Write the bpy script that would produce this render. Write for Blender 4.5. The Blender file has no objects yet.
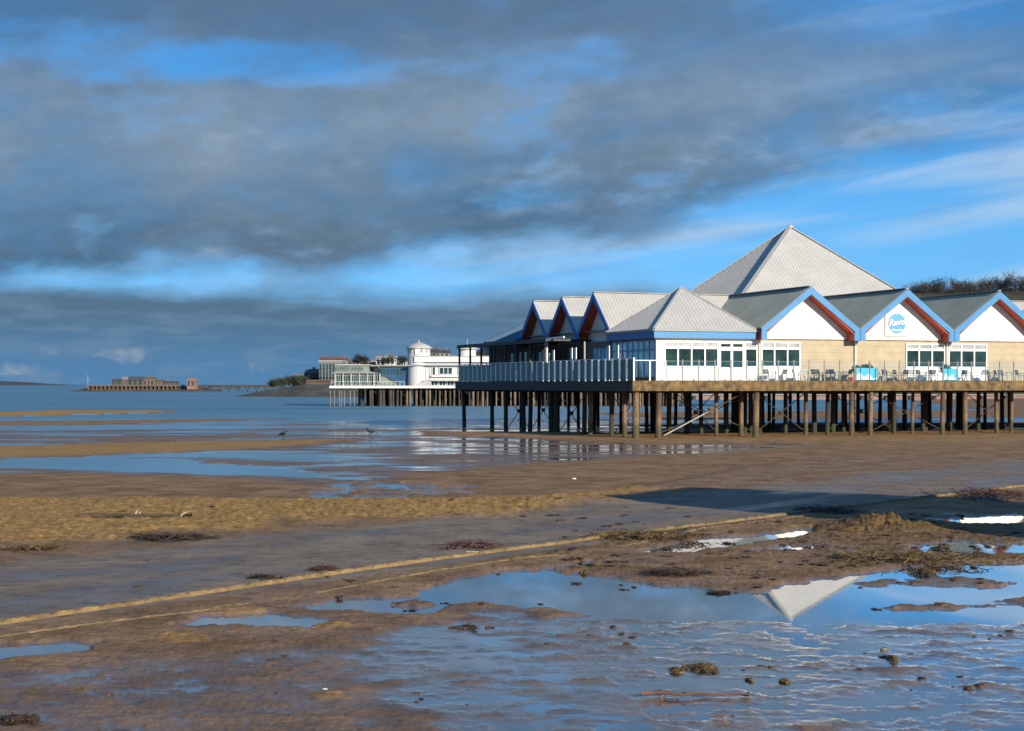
import bpy, math, random
import numpy as np
from mathutils import Vector, Matrix

R = math.radians
rng = random.Random(7)
SC = bpy.context.scene
COL = SC.collection

# ------------------------------------------------------------------ camera
FPX = 1600.0            # focal length in pixels of a 1024 px wide frame
CZ = 3.4                # eye height above the water of the near pools
FARZ = -0.55            # level of the lower, seaward beach and of the sea
cam_d = bpy.data.cameras.new('camera')
cam = bpy.data.objects.new('camera', cam_d)
COL.objects.link(cam)
cam.location = (0, 0, CZ)
cam.rotation_euler = (R(90), 0, 0)
cam_d.sensor_width = 36
cam_d.lens = 36 * FPX / 1024
cam_d.shift_y = 19.5 / 1024
cam_d.clip_start = 0.1
cam_d.clip_end = 120000
SC.camera = cam

EXPO = 0.48
SC.view_settings.view_transform = 'Standard'
SC.view_settings.look = 'None'
SC.view_settings.gamma = 1
SC.view_settings.exposure = EXPO
SC.view_settings.use_curve_mapping = False
SC.cycles.use_denoising = True
SC.cycles.max_bounces = 6
SC.cycles.transparent_max_bounces = 24
SC.cycles.sample_clamp_indirect = 4

SUN_AZ, SUN_EL = 35.5, 19.0     # to the right of straight behind the camera
sd = Vector((math.sin(R(SUN_AZ)) * math.cos(R(SUN_EL)), -math.cos(R(SUN_AZ)) * math.cos(R(SUN_EL)), math.sin(R(SUN_EL))))
sl = bpy.data.lights.new('sun', 'SUN')
sl.energy = 4.7
sl.angle = R(0.5)
sl.color = (1.0, 0.9, 0.74)
so = bpy.data.objects.new('sun', sl)
COL.objects.link(so)
so.location = (60, -60, 80)
so.rotation_euler = sd.to_track_quat('Z', 'Y').to_euler()

# ------------------------------------------------------------------ node helpers
class G:
    """a node socket one can do arithmetic on"""
    def __init__(s, nt, sock): s.nt, s.s = nt, sock
    def _m(s, op, *a, clamp=False):
        n = s.nt.nodes.new('ShaderNodeMath'); n.operation = op; n.use_clamp = clamp
        for i, x in enumerate((s,) + a):
            if isinstance(x, G): s.nt.links.new(x.s, n.inputs[i])
            else: n.inputs[i].default_value = x
        return G(s.nt, n.outputs[0])
    def __add__(s, o): return s._m('ADD', o)
    __radd__ = __add__
    def __sub__(s, o): return s._m('SUBTRACT', o)
    def __rsub__(s, o): return (s * -1) + o
    def __mul__(s, o): return s._m('MULTIPLY', o)
    __rmul__ = __mul__
    def __truediv__(s, o): return s._m('DIVIDE', o)
    def op(s, name, *a): return s._m(name, *a)
    def clamp(s): return s._m('ADD', 0.0, clamp=True)
    def step(s, a, b):
        n = s.nt.nodes.new('ShaderNodeMapRange'); n.interpolation_type = 'SMOOTHSTEP'
        inv = a > b
        if inv: a, b = b, a
        s.nt.links.new(s.s, n.inputs[0]); n.inputs[1].default_value = a; n.inputs[2].default_value = b
        n.inputs[3].default_value = 1.0 if inv else 0.0; n.inputs[4].default_value = 0.0 if inv else 1.0
        return G(s.nt, n.outputs[0])

def setin(nt, inp, x):
    if isinstance(x, G): nt.links.new(x.s, inp)
    elif isinstance(x, (tuple, list)) and len(x) == 3 and inp.type == 'RGBA': inp.default_value = (*x, 1)
    else: inp.default_value = x
def vec(nt, x, y, z):
    n = nt.nodes.new('ShaderNodeCombineXYZ')
    for i, a in enumerate((x, y, z)): setin(nt, n.inputs[i], a)
    return G(nt, n.outputs[0])
def noise(nt, v, scale, detail=4, rough=0.5, dist=0.0):
    n = nt.nodes.new('ShaderNodeTexNoise')
    if v is not None: nt.links.new(v.s, n.inputs['Vector'])
    n.inputs['Scale'].default_value = scale; n.inputs['Detail'].default_value = detail
    n.inputs['Roughness'].default_value = rough; n.inputs['Distortion'].default_value = dist
    return G(nt, n.outputs[0])
def mix(nt, f, a, b, blend='MIX'):
    n = nt.nodes.new('ShaderNodeMix'); n.data_type = 'RGBA'; n.blend_type = blend
    setin(nt, n.inputs[0], f); setin(nt, n.inputs[6], a); setin(nt, n.inputs[7], b)
    return G(nt, n.outputs[2])
def coord(nt, which='Object'):
    n = nt.nodes.new('ShaderNodeTexCoord'); return G(nt, n.outputs[which])
def mapping(nt, v, scale=(1, 1, 1), rot=(0, 0, 0), loc=(0, 0, 0)):
    n = nt.nodes.new('ShaderNodeMapping'); nt.links.new(v.s, n.inputs[0])
    n.inputs['Scale'].default_value = scale; n.inputs['Rotation'].default_value = rot; n.inputs['Location'].default_value = loc
    return G(nt, n.outputs[0])
def bump(nt, h, strength=0.4, dist=0.02):
    n = nt.nodes.new('ShaderNodeBump'); nt.links.new(h.s, n.inputs['Height'])
    n.inputs['Strength'].default_value = strength; n.inputs['Distance'].default_value = dist
    return G(nt, n.outputs[0])

# ------------------------------------------------------------------ world: Nishita sky with procedural cloud
world = bpy.data.worlds.new('World'); SC.world = world; world.use_nodes = True
nt = world.node_tree
bg = nt.nodes['Background']
STR = 0.1
bg.inputs['Strength'].default_value = STR
def lin(c):
    c /= 255.0
    return c / 12.92 if c <= 0.04045 else ((c + 0.055) / 1.055) ** 2.4
def sc(r, g, b):        # radiance of a cloud that shows as this colour
    k = 1.0 / (STR * 2 ** EXPO)
    return (lin(r) * k, lin(g) * k, lin(b) * k)
gen = coord(nt, 'Generated')
sep = nt.nodes.new('ShaderNodeSeparateXYZ'); nt.links.new(gen.s, sep.inputs[0])
dx, dy, dz = (G(nt, sep.outputs[i]) for i in range(3))
u = dx.op('ARCTAN2', dy)
v = dz.op('ARCSINE')
sky = nt.nodes.new('ShaderNodeTexSky'); sky.sky_type = 'NISHITA'; sky.sun_disc = False
sky.sun_elevation = R(SUN_EL); sky.sun_rotation = R(180 - SUN_AZ)
sky.air_density = 1.0; sky.dust_density = 0.2; sky.ozone_density = 2.2
skyv = vec(nt, dx, dy, dz * 1.0 + 0.30)
nrm = nt.nodes.new('ShaderNodeVectorMath'); nrm.operation = 'NORMALIZE'; nt.links.new(skyv.s, nrm.inputs[0])
nt.links.new(nrm.outputs[0], sky.inputs[0])
blue = mix(nt, 1.0, G(nt, sky.outputs[0]), (0.66, 1.5, 1.85), 'MULTIPLY')
blue = mix(nt, v.step(0.15, 0.02) * 0.65, blue, sc(132, 198, 242))
blue = mix(nt, v.step(0.09, 0.22) * 0.45, blue, sc(34, 118, 196))
uc = u.op('MINIMUM', 0.45).op('MAXIMUM', -0.45)
vb = uc * 0.157 + uc * uc * 0.319 + 0.0831
wv = vec(nt, u * 1.0, v * 2.1 - u * 0.22, 0.0)
big = noise(nt, wv, 6.0, 6, 0.5, 0.15)
mid = noise(nt, vec(nt, u + 3.1, v * 2.2 - u * 0.2, 0.4), 13.0, 6, 0.52, 0.1)
fine = noise(nt, vec(nt, u + 1.7, v * 2.2, 2.0), 40.0, 6, 0.6, 0.1)
t = v - vb
edge = t + (big - 0.5) * 0.045 + (mid - 0.5) * 0.055 + (fine - 0.5) * 0.012
deck = edge.step(-0.016, 0.016)
def blob(x, y, sx, sy):     # a soft patch of sky at this azimuth and height
    a = (u - (x - 512) / FPX) / (sx / FPX); b = (v - (385 - y) / FPX) / (sy / FPX)
    return ((a * a + b * b) * -1.0).op('EXPONENT') if False else (a * a + b * b).step(1.0, 0.0)
def power_e(g): return g
gap = blob(265, 70, 205, 30) * 0.74
gap = gap.op('MAXIMUM', blob(560, 62, 220, 34) * 0.42).op('MAXIMUM', blob(70, 66, 150, 40) * 0.42)
gap = gap.op('MAXIMUM', blob(920, 25, 260, 46) * 0.62).op('MAXIMUM', blob(640, 195, 190, 40) * 0.25)
gap = gap.op('MAXIMUM', blob(1000, 120, 200, 50) * 0.55)
gapn = (gap * 1.25 + (mid - 0.5) * 2.6 + (big - 0.5) * 1.0 + (fine - 0.5) * 0.8).step(0.05, 1.25)
hole = (big * 0.6 + mid * 0.4).step(0.47, 0.34) * 0.16
fold = noise(nt, vec(nt, u * 1.0 + 0.3, v * 2.2 - u * 0.3, 1.0), 7.5, 6, 0.5, 0.2)
dens = deck * (1.0 - gapn * 0.92) * (1.0 - hole)
dens = dens * ((fold * 0.5 + mid * 0.5).step(0.36, 0.56) * 0.26 + 0.74)
thin = u.step(0.05, 0.32) * 0.42
dens = dens * (1.0 - thin) * (1.0 - v.step(0.27, 0.5) * 0.8)
# cloud tone: dark flat base, greyer folds higher up
tone = ((fold - 0.5) * 2.0 + (mid - 0.5) * 1.0 + (fine - 0.5) * 0.55 + 0.06 + t.step(-0.01, 0.09) * 0.75 - t.step(0.10, 0.17) * 0.30).clamp()
ccol = mix(nt, tone, sc(72, 98, 122), sc(128, 151, 174))
ccol = mix(nt, (fold + fine * 0.5).step(0.86, 1.05) * 0.5 * (1.0 - t.step(0.11, 0.16)), ccol, sc(160, 178, 196))
ccol = mix(nt, v.step(0.165, 0.235) * 0.65, ccol, sc(74, 108, 144))
# thin streaks over the right
st = noise(nt, mapping(nt, vec(nt, u, v - u * 0.14, 0.0), (1.6, 15, 1)), 2.4, 4, 0.5, 0.4)
st2 = noise(nt, mapping(nt, vec(nt, u, v - u * 0.10, 3.0), (2.4, 9, 1)), 3.0, 5, 0.5, 0.3)
streak = st.step(0.40, 0.66) * v.step(0.035, 0.07) * 0.72 * (1.0 - v.step(0.15, 0.2) * 0.6)
col = mix(nt, streak * (u.step(-0.25, 0.1) * 0.75 + 0.25), blue, sc(186, 212, 236))
col = mix(nt, st2.step(0.5, 0.75) * 0.35 * v.step(0.02, 0.07), col, sc(120, 150, 190))
col = mix(nt, dens, col, ccol)
# lower bank above the sea
lown = v + (noise(nt, vec(nt, u, v * 4.0, 5.0), 9.0, 6, 0.55, 0.2) - 0.5) * 0.030
low = lown.step(0.066, 0.047) * (1.0 - u.step(0.06, 0.22) * 0.65)
lowcol = mix(nt, v.step(0.052, 0.006), sc(82, 107, 128), sc(80, 124, 166))
lowcol = mix(nt, noise(nt, vec(nt, u, v * 5.0, 8.0), 22.0, 6, 0.6, 0.3).step(0.42, 0.66) * 0.5, lowcol, sc(112, 138, 162))
col = mix(nt, low * 0.94, col, lowcol)
puff = blob(128, 356, 34, 13).op('MAXIMUM', blob(20, 366, 60, 14) * 0.8).op('MAXIMUM', blob(258, 368, 26, 9) * 0.6).op('MAXIMUM', blob(60, 352, 30, 8) * 0.6)
puffn = noise(nt, vec(nt, u, v * 1.6, 11.0), 55.0, 7, 0.6, 0.2)
col = mix(nt, (puff * 0.7 + (puffn - 0.5) * 2.6).step(0.35, 0.95) * 0.5 * puff.step(0.0, 0.5), col, sc(160, 172, 186))
nt.links.new(col.s, bg.inputs['Color'])

# ------------------------------------------------------------------ materials
MATS = {}
def new_mat(name):
    m = bpy.data.materials.new(name); m.use_nodes = True
    return m, m.node_tree, m.node_tree.nodes['Principled BSDF']
def pm(name, base, rough=0.6, var=0.15, scale=3.0, metallic=0.0, bmp=0.0, streak=0.0, dirt=None, spec=0.5, grain=0.0):
    """painted / weathered surface: broad mottling, fine grain, optional run-down streaks and dirt"""
    if name in MATS: return MATS[name]
    m, t, b = new_mat(name)
    o = coord(t)
    n1 = noise(t, o, scale, 6, 0.6)
    lo = tuple(max(0, c * (1 - var)) for c in base); hi = tuple(min(1, c * (1 + var)) for c in base)
    c = mix(t, n1.step(0.3, 0.7), lo, hi)
    if streak:
        n2 = noise(t, mapping(t, o, (1, 1, 0.07)), 2.2, 5, 0.6)
        c = mix(t, n2.step(0.48, 0.75) * streak, c, dirt or tuple(x * 0.45 for x in base))
    if grain:
        n3 = noise(t, o, scale * 14, 3, 0.6)
        c = mix(t, n3.step(0.45, 0.7) * grain, c, tuple(x * 0.4 for x in base))
    t.links.new(c.s, b.inputs['Base Color'])
    setin(t, b.inputs['Roughness'], (n1 - 0.5) * 0.3 + rough)
    b.inputs['Metallic'].default_value = metallic
    b.inputs['Specular IOR Level'].default_value = spec
    if bmp: t.links.new(bump(t, noise(t, o, scale * 5, 5, 0.6), 0.6, bmp).s, b.inputs['Normal'])
    MATS[name] = m
    return m
def glass_mat(name, tint, alpha):
    m, t, b = new_mat(name)
    tr = t.nodes.new('ShaderNodeBsdfTransparent'); tr.inputs[0].default_value = (*tint, 1)
    gl = t.nodes.new('ShaderNodeBsdfGlossy'); gl.inputs[0].default_value = (0.85, 0.95, 0.93, 1); gl.inputs['Roughness'].default_value = 0.06
    df = t.nodes.new('ShaderNodeBsdfDiffuse'); df.inputs[0].default_value = (0.5, 0.58, 0.56, 1)
    fr = t.nodes.new('ShaderNodeFresnel'); fr.inputs[0].default_value = 1.5
    m1 = t.nodes.new('ShaderNodeMixShader'); m2 = t.nodes.new('ShaderNodeMixShader')
    m1.inputs[0].default_value = alpha
    t.links.new(tr.outputs[0], m1.inputs[1]); t.links.new(df.outputs[0], m1.inputs[2])
    t.links.new(fr.outputs[0], m2.inputs[0]); t.links.new(m1.outputs[0], m2.inputs[1]); t.links.new(gl.outputs[0], m2.inputs[2])
    t.links.new(m2.outputs[0], t.nodes['Material Output'].inputs[0])
    return m

# ------------------------------------------------------------------ mesh helpers
class MB:
    def __init__(s): s.v, s.f = [], []
    def add(s, vs, fs):
        k = len(s.v); s.v += [tuple(p) for p in vs]; s.f += [tuple(i + k for i in f) for f in fs]; return s
    def box(s, x0, x1, y0, y1, z0, z1):
        return s.add([(x, y, z) for z in (z0, z1) for y in (y0, y1) for x in (x0, x1)],
                     [(0, 2, 3, 1), (4, 5, 7, 6), (0, 1, 5, 4), (2, 6, 7, 3), (0, 4, 6, 2), (1, 3, 7, 5)])
    def obox(s, c, ax, ay, az, hx, hy, hz):
        c, ax, ay, az = (Vector(q) for q in (c, ax, ay, az))
        return s.add([c + ax * (i * hx) + ay * (j * hy) + az * (k * hz) for k in (-1, 1) for j in (-1, 1) for i in (-1, 1)],
                     [(0, 2, 3, 1), (4, 5, 7, 6), (0, 1, 5, 4), (2, 6, 7, 3), (0, 4, 6, 2), (1, 3, 7, 5)])
    def bar(s, p, q, w, h, up=(0, 0, 1)):
        p, q = Vector(p), Vector(q); d = (q - p); L = d.length; d.normalize()
        up = Vector(up)
        sx = d.cross(up)
        if sx.length < 1e-3: sx = d.cross(Vector((1, 0, 0)))
        sx.normalize(); sz = sx.cross(d)
        return s.obox((p + q) / 2, sx, d, sz, w / 2, L / 2, h / 2)
    def prism(s, poly, off):
        n = len(poly); off = Vector(off)
        a = [Vector(p) for p in poly]
        return s.add(a + [p + off for p in a], [tuple(range(n - 1, -1, -1)), tuple(range(n, 2 * n))] + [(i, (i + 1) % n, n + (i + 1) % n, n + i) for i in range(n)])
    def tube(s, pts, rad, n=8, cap=True):
        pts = [Vector(p) for p in pts]
        if not isinstance(rad, (list, tuple)): rad = [rad] * len(pts)
        k = len(s.v); fs = []; vs = []
        for i, p in enumerate(pts):
            d = (pts[min(i + 1, len(pts) - 1)] - pts[max(i - 1, 0)]).normalized()
            a = d.cross(Vector((0, 0, 1)))
            if a.length < 1e-3: a = d.cross(Vector((1, 0, 0)))
            a.normalize(); b = d.cross(a)
            for j in range(n):
                t_ = 2 * math.pi * j / n
                vs.append(p + (a * math.cos(t_) + b * math.sin(t_)) * rad[i])
        for i in range(len(pts) - 1):
            for j in range(n):
                fs.append((i * n + j, i * n + (j + 1) % n, (i + 1) * n + (j + 1) % n, (i + 1) * n + j))
        if cap:
            fs.append(tuple(range(n))); fs.append(tuple(range((len(pts) - 1) * n, len(pts) * n))[::-1])
        return s.add(vs, fs)
    def lathe(s, c, prof, n=16):       # prof: (radius, z)
        vs, fs = [], []
        for r, z in prof:
            for j in range(n):
                a = 2 * math.pi * (j + 0.5) / n
                vs.append((c[0] + r * math.cos(a), c[1] + r * math.sin(a), c[2] + z))
        for i in range(len(prof) - 1):
            for j in range(n): fs.append((i * n + j, i * n + (j + 1) % n, (i + 1) * n + (j + 1) % n, (i + 1) * n + j))
        fs.append(tuple(range(n))[::-1]); fs.append(tuple(range((len(prof) - 1) * n, len(prof) * n)))
        return s.add(vs, fs)
    def roof(s, poly, sdir, spacing=0.42, thick=0.12, rw=0.07, rh=0.05):
        """sheet-metal roof plane with raised ribs down the slope; poly is convex, counter-clockwise from above"""
        P = [Vector(p) for p in poly]
        n = (P[1] - P[0]).cross(P[2] - P[0]).normalized()
        if n.z < 0: P.reverse(); n = -n
        s.prism([p for p in P], -n * thick)
        sd_ = Vector(sdir); sd_ = (sd_ - n * sd_.dot(n)).normalized(); e = n.cross(sd_).normalized()
        o = P[0]
        q = [((p - o).dot(e), (p - o).dot(sd_)) for p in P]
        a0 = min(a for a, b in q); a1 = max(a for a, b in q)
        k = math.ceil((a0 + 0.05) / spacing)
        while k * spacing < a1 - 0.05:
            a = k * spacing; bs = []
            for i in range(len(q)):
                (xa, ya), (xb, yb) = q[i], q[(i + 1) % len(q)]
                if (xa - a) * (xb - a) < 0: bs.append(ya + (yb - ya) * (a - xa) / (xb - xa))
            if len(bs) >= 2 and max(bs) - min(bs) > 0.1:
                m_ = (max(bs) + min(bs)) / 2
                s.obox(o + e * a + sd_ * m_ + n * (rh / 2), e, sd_, n, rw / 2, (max(bs) - min(bs)) / 2 - 0.02, rh / 2)
            k += 1
        return s
    def build(s, name, mat, parent=None, smooth=False, loc=None):
        me = bpy.data.meshes.new(name); me.from_pydata(s.v, [], s.f); me.update()
        if smooth:
            for p in me.polygons: p.use_smooth = True
        if mat: me.materials.append(mat)
        o = bpy.data.objects.new(name, me); COL.objects.link(o)
        if parent is not None: o.parent = parent
        if loc is not None: o.location = loc
        return o

def tag(o, label=None, cat=None, group=None, kind=None):
    if label: o['label'] = label
    if cat: o['category'] = cat
    if group: o['group'] = group
    if kind: o['kind'] = kind
    return o
def thing(name, label, cat, loc=(0, 0, 0), rz=0.0, group=None):
    o = bpy.data.objects.new(name, None); COL.objects.link(o)
    o.location = loc; o.rotation_euler = (0, 0, rz); o.empty_display_size = 0.2
    return tag(o, label, cat, group)
def dup(root, loc, rz=0.0, label=None, group=None, scale=None):
    r = root.copy(); COL.objects.link(r); r.location = loc; r.rotation_euler = (0, 0, rz)
    if label: r['label'] = label
    if group: r['group'] = group
    if scale: r.scale = scale if isinstance(scale, tuple) else (scale,) * 3
    for ch in list(root.children):
        c = ch.copy(); COL.objects.link(c); c.parent = r
        for g in list(ch.children):
            d = g.copy(); COL.objects.link(d); d.parent = c
    return r
def gp(x, y, z=0.0):
    """point of the level z that the photograph shows at pixel x, y"""
    Y = FPX * (CZ - z) / (y - 385.0)
    return ((x - 512.0) / FPX * Y, Y)
def at(x, y, Y):
    return Vector(((x - 512.0) / FPX * Y, Y, CZ + (385.0 - y) / FPX * Y))
ORD = ['first', 'second', 'third', 'fourth', 'fifth', 'sixth', 'seventh', 'eighth', 'ninth', 'tenth', 'eleventh', 'twelfth', 'thirteenth',
       'fourteenth', 'fifteenth', 'sixteenth', 'seventeenth', 'eighteenth', 'nineteenth', 'twentieth', 'twenty-first', 'twenty-second', 'twenty-third', 'twenty-fourth', 'twenty-fifth', 'twenty-sixth']
# ------------------------------------------------------------------ the beach: one height field
def _hash(ix, iy, seed):
    h = (ix.astype(np.int64) * 374761393 + iy.astype(np.int64) * 668265263 + seed * 974634777) & 0x7fffffff
    h = ((h ^ (h >> 13)) * 1274126177) & 0x7fffffff
    return ((h ^ (h >> 16)) & 0xffff) / 65535.0 * 2 * np.pi
def perlin(x, y, seed=0):
    ix, iy = np.floor(x), np.floor(y); fx, fy = x - ix, y - iy
    def g(a, b):
        th = _hash(ix + a, iy + b, seed); return np.cos(th) * (fx - a) + np.sin(th) * (fy - b)
    sx = fx * fx * fx * (fx * (fx * 6 - 15) + 10); sy = fy * fy * fy * (fy * (fy * 6 - 15) + 10)
    a = g(0, 0) + sx * (g(1, 0) - g(0, 0)); b = g(0, 1) + sx * (g(1, 1) - g(0, 1))
    return (a + sy * (b - a)) * 1.5
def fbm(x, y, oct=4, seed=0, gain=0.5):
    r = 0; a = 1.0; s = 0
    for i in range(oct):
        r = r + a * perlin(x * 2 ** i, y * 2 ** i, seed + i * 17); s += a; a *= gain
    return r / s * 1.4
def sstep(a, b, x):
    t_ = np.clip((x - a) / (b - a), 0, 1); return t_ * t_ * (3 - 2 * t_)

def axis_cols():
    inner = np.arange(-0.36, 0.3601, 1.25 / FPX)
    out = np.concatenate([0.36 + np.cumsum(np.linspace(0.002, 0.12, 26))])
    return np.concatenate([-out[::-1], inner, out])
rows = np.concatenate([np.array([1, 2.5, 4.5, 6.5, 8.5, 10.5, 12.0]), FPX * CZ / np.arange(420, 92, -0.95),
                       FPX * CZ / np.arange(92, 14, -0.6), [430, 480, 560, 700, 1000, 1600, 3000, 6000, 15000, 40000]])
cols = axis_cols()
CX, RY = np.meshgrid(cols, rows)
X = (CX * RY).ravel(); Y = RY.ravel()
NR, NC = len(rows), len(cols)

def pmask(poly, z=0.0, soft=0.25, amp=0.0, freq=1.0, seed=3, asp=1.0):
    P = np.array([gp(a, b, z) for a, b in poly])
    x0, y0 = P.min(0) - 6; x1, y1 = P.max(0) + 6
    out = np.zeros_like(X)
    sel = np.where((X > x0) & (X < x1) & (Y > y0) & (Y < y1))[0]
    xs, ys = X[sel], Y[sel]
    d2 = np.full(xs.shape, 1e18); ins = np.zeros(xs.shape, bool)
    for i in range(len(P)):
        a, b = P[i], P[(i + 1) % len(P)]
        ab = b - a; tt = np.clip(((xs - a[0]) * ab[0] + (ys - a[1]) * ab[1]) / max(ab @ ab, 1e-9), 0, 1)
        d2 = np.minimum(d2, (xs - a[0] - tt * ab[0]) ** 2 + (ys - a[1] - tt * ab[1]) ** 2)
        c_ = (a[1] > ys) != (b[1] > ys)
        with np.errstate(divide='ignore', invalid='ignore'):
            xi = a[0] + (ys - a[1]) / (b[1] - a[1]) * ab[0]
        ins ^= c_ & (xs < xi)
    sdf = np.sqrt(d2) * np.where(ins, 1, -1)
    if amp: sdf = sdf + amp * fbm(xs * freq, ys * freq * asp, 5, seed, 0.6)
    out[sel] = sstep(-soft, soft, sdf)
    return out
def lerp(a, b, m): return a + (b - a) * m

n_big = fbm(X * 0.22, Y * 0.22, 4, 1)
n_mid = fbm(X * 0.9, Y * 0.9, 5, 2)
n_sm = fbm(X * 3.2, Y * 3.2, 4, 4)
n_rip = fbm(X * 1.9 + Y * 0.9, Y * 2.4 - X * .5, 6, 9, 0.62)
shf = 30 * sstep(-1, 13, X - 0.10 * (Y - 45))
near = sstep(56, 44, Y - shf)                       # the upper beach
zl = lerp(FARZ, 0.0, near)
H = 0.045 + 0.018 * n_big + 0.010 * n_mid + 0.004 * n_sm
# --- upper beach: pools, films of water, firm strip, golden sand
film = pmask([(430, 626), (520, 610), (600, 612), (700, 618), (1130, 616), (1200, 780), (470, 780), (380, 742), (330, 700), (300, 668), (345, 640)], 0, 0.5, 1.0, 0.6, 12)
rip2 = fbm(X * 0.55 + 4, Y * 0.8, 4, 31)
H = lerp(H, 0.0025 + 0.019 * n_rip * (.55 + .9 * sstep(-.35, .4, fbm(X * .8 + 9, Y * .9, 3, 77))) + 0.011 * rip2 + 0.004 * n_sm, film)
wetleft = pmask([(-60, 665), (120, 660), (330, 650), (420, 700), (430, 790), (-200, 790), (-200, 690)], 0, 0.6, 0.8, 0.5, 14)
H = lerp(H, 0.020 + 0.012 * n_mid + 0.017 * n_rip + 0.010 * rip2, wetleft)
pool = pmask([(290, 608), (345, 601), (400, 597), (440, 584), (480, 575), (520, 570), (600, 576), (640, 584), (700, 589), (760, 592), (800, 584), (850, 576), (890, 570), (930, 566), (1080, 561),
              (1130, 600), (1080, 622), (940, 622), (830, 623), (700, 621), (560, 618), (520, 607), (470, 604), (430, 612), (370, 613)], 0, 0.16, 0.40, 0.9, 15)
H = lerp(H, -0.03 + 0.006 * n_mid, pool)
for poly in ([(165, 629), (205, 617), (262, 613), (335, 620), (308, 629), (240, 626)],
             [(-120, 650), (-20, 645), (60, 642), (98, 644), (85, 652), (30, 657), (-20, 663), (-160, 680)],
             [(640, 553), (668, 545), (705, 539), (762, 535), (800, 529), (818, 527), (808, 536), (745, 544), (690, 553)],
             [(540, 571), (575, 563), (600, 559), (585, 566)],
             [(740, 552), (780, 546), (830, 547), (800, 550)],
             [(905, 549), (950, 540), (1000, 545), (1060, 541), (1060, 553), (990, 555), (930, 554)],
             [(930, 520), (1010, 515), (1060, 517), (1060, 523), (960, 524)],
             [(390, 552), (430, 547), (470, 549), (430, 555)],
             [(492, 527), (525, 521), (560, 522), (520, 530)], [(330, 541), (380, 537), (424, 536), (380, 542)], [(470, 515), (520, 508), (600, 508), (530, 514)]):
    H = lerp(H, -0.025 + 0.008 * n_sm, pmask(poly, 0, 0.12, 0.22, 1.6, 21))
bars = (pmask([(600, 612), (690, 606), (760, 612), (700, 616)], 0, .15, .3, 1.4, 22) * 0 +
        pmask([(868, 609), (925, 604), (990, 606), (935, 612)], 0, .12, .3, 1.8, 23) + pmask([(985, 605), (1040, 596), (1100, 597), (1060, 610)], 0, .15, .3, 1.4, 24) +
        pmask([(895, 583), (935, 577), (1018, 583), (1000, 588), (930, 587)], 0, .10, .25, 2.2, 25) + pmask([(512, 612), (548, 608), (590, 616), (545, 620)], 0, .12, .2, 1.5, 26) +
        pmask([(855, 583), (905, 578), (880, 588)], 0, .1, .2, 2, 27) + pmask([(390, 604), (420, 599), (440, 606), (415, 609)], 0, .12, .2, 2, 28))
H = lerp(H, 0.03 + 0.02 * n_mid + 0.02 * n_sm, np.clip(bars, 0, 1))
# golden drier sand with footprints
gold = pmask([(-250, 505), (0, 499), (150, 495), (300, 499), (430, 494), (600, 489), (650, 497), (570, 508), (520, 521), (350, 524), (230, 534), (60, 545), (-250, 556)], -0.1, 1.2, 2.4, 0.30, 30)
foot = np.abs(fbm(X * 2.1, Y * 1.6, 4, 33))
H = lerp(H, 0.14 + 0.05 * n_big + 0.05 * n_mid - 0.09 * foot + 0.02 * n_sm, gold)
goldbits = np.clip(pmask([(300, 628), (330, 624), (352, 628), (325, 632)], 0, .1, .2, 2, 40) + pmask([(145, 640), (180, 635), (216, 640), (200, 645), (160, 645)], 0, .1, .25, 2, 41) +
                   pmask([(200, 612), (240, 606), (262, 611), (225, 616)], 0, .15, .3, 1.5, 42) + pmask([(310, 696), (340, 694), (350, 700), (320, 702)], 0, .08, .1, 2, 43), 0, 1)
H = H + goldbits * (0.022 + 0.02 * n_sm + 0.012 * n_mid)
gold = np.clip(gold + goldbits * 0.7, 0, 1)
# the firm strip of the slipway beside the kerb line
K1 = np.array([gp(0, 628), gp(830, 512)]); kd = (K1[1] - K1[0]) / np.linalg.norm(K1[1] - K1[0]); kn = np.array([-kd[1], kd[0]])
dk = (X - K1[0][0]) * kn[0] + (Y - K1[0][1]) * kn[1]; lk = (X - K1[0][0]) * kd[0] + (Y - K1[0][1]) * kd[1]
wid = 6.6 + 0 * lk
slip = sstep(-0.35, 0.0, dk) * sstep(0.6, -0.6, dk - wid + 0.9 * fbm(X * 0.35, Y * 0.35, 4, 50)) * sstep(-3, 0, lk) * (1 - gold * 0.8)
H = lerp(H, 0.05 + 0.006 * n_mid + 0.012 * n_big, slip * 0.9)
slipwet = slip * sstep(-0.15, 0.35, fbm(lk * 0.13, dk * 0.6, 4, 52))
# churned heap by the shadow, and rubble along the second kerb
hx, hy = gp(884, 529)
r2 = ((X - hx) / 1.35) ** 2 + ((Y - hy) / 1.15) ** 2
churn = pmask([(640, 546), (760, 548), (790, 528), (850, 520), (920, 522), (1000, 535), (1080, 528), (1080, 572), (960, 566), (880, 562), (800, 574), (720, 588), (640, 582), (560, 572)], 0, 0.9, 1.2, 0.6, 60)
lump = np.abs(fbm(X * 2.6, Y * 2.6, 5, 61, 0.5))
chA = churn * sstep(-0.2, 0.4, fbm(X * 0.5, Y * 0.5, 3, 62) + 0.9 * pmask([(800, 545), (900, 535), (1080, 540), (1080, 568), (840, 562)], 0, 0.8, 0.8, 0.6, 63))
H = H + chA * (0.055 * lump - 0.014) + np.exp(-r2 * 1.5) * (0.27 + 0.10 * lump + 0.16 * n_mid) + np.exp(-r2 * 0.3) * (0.05 * lump + .015 + .03 * n_mid)
hump = np.clip(np.exp(-r2 * 0.45) * 1.3 + chA * sstep(0.10, 0.35, lump) * 0.9, 0, 1)
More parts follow.
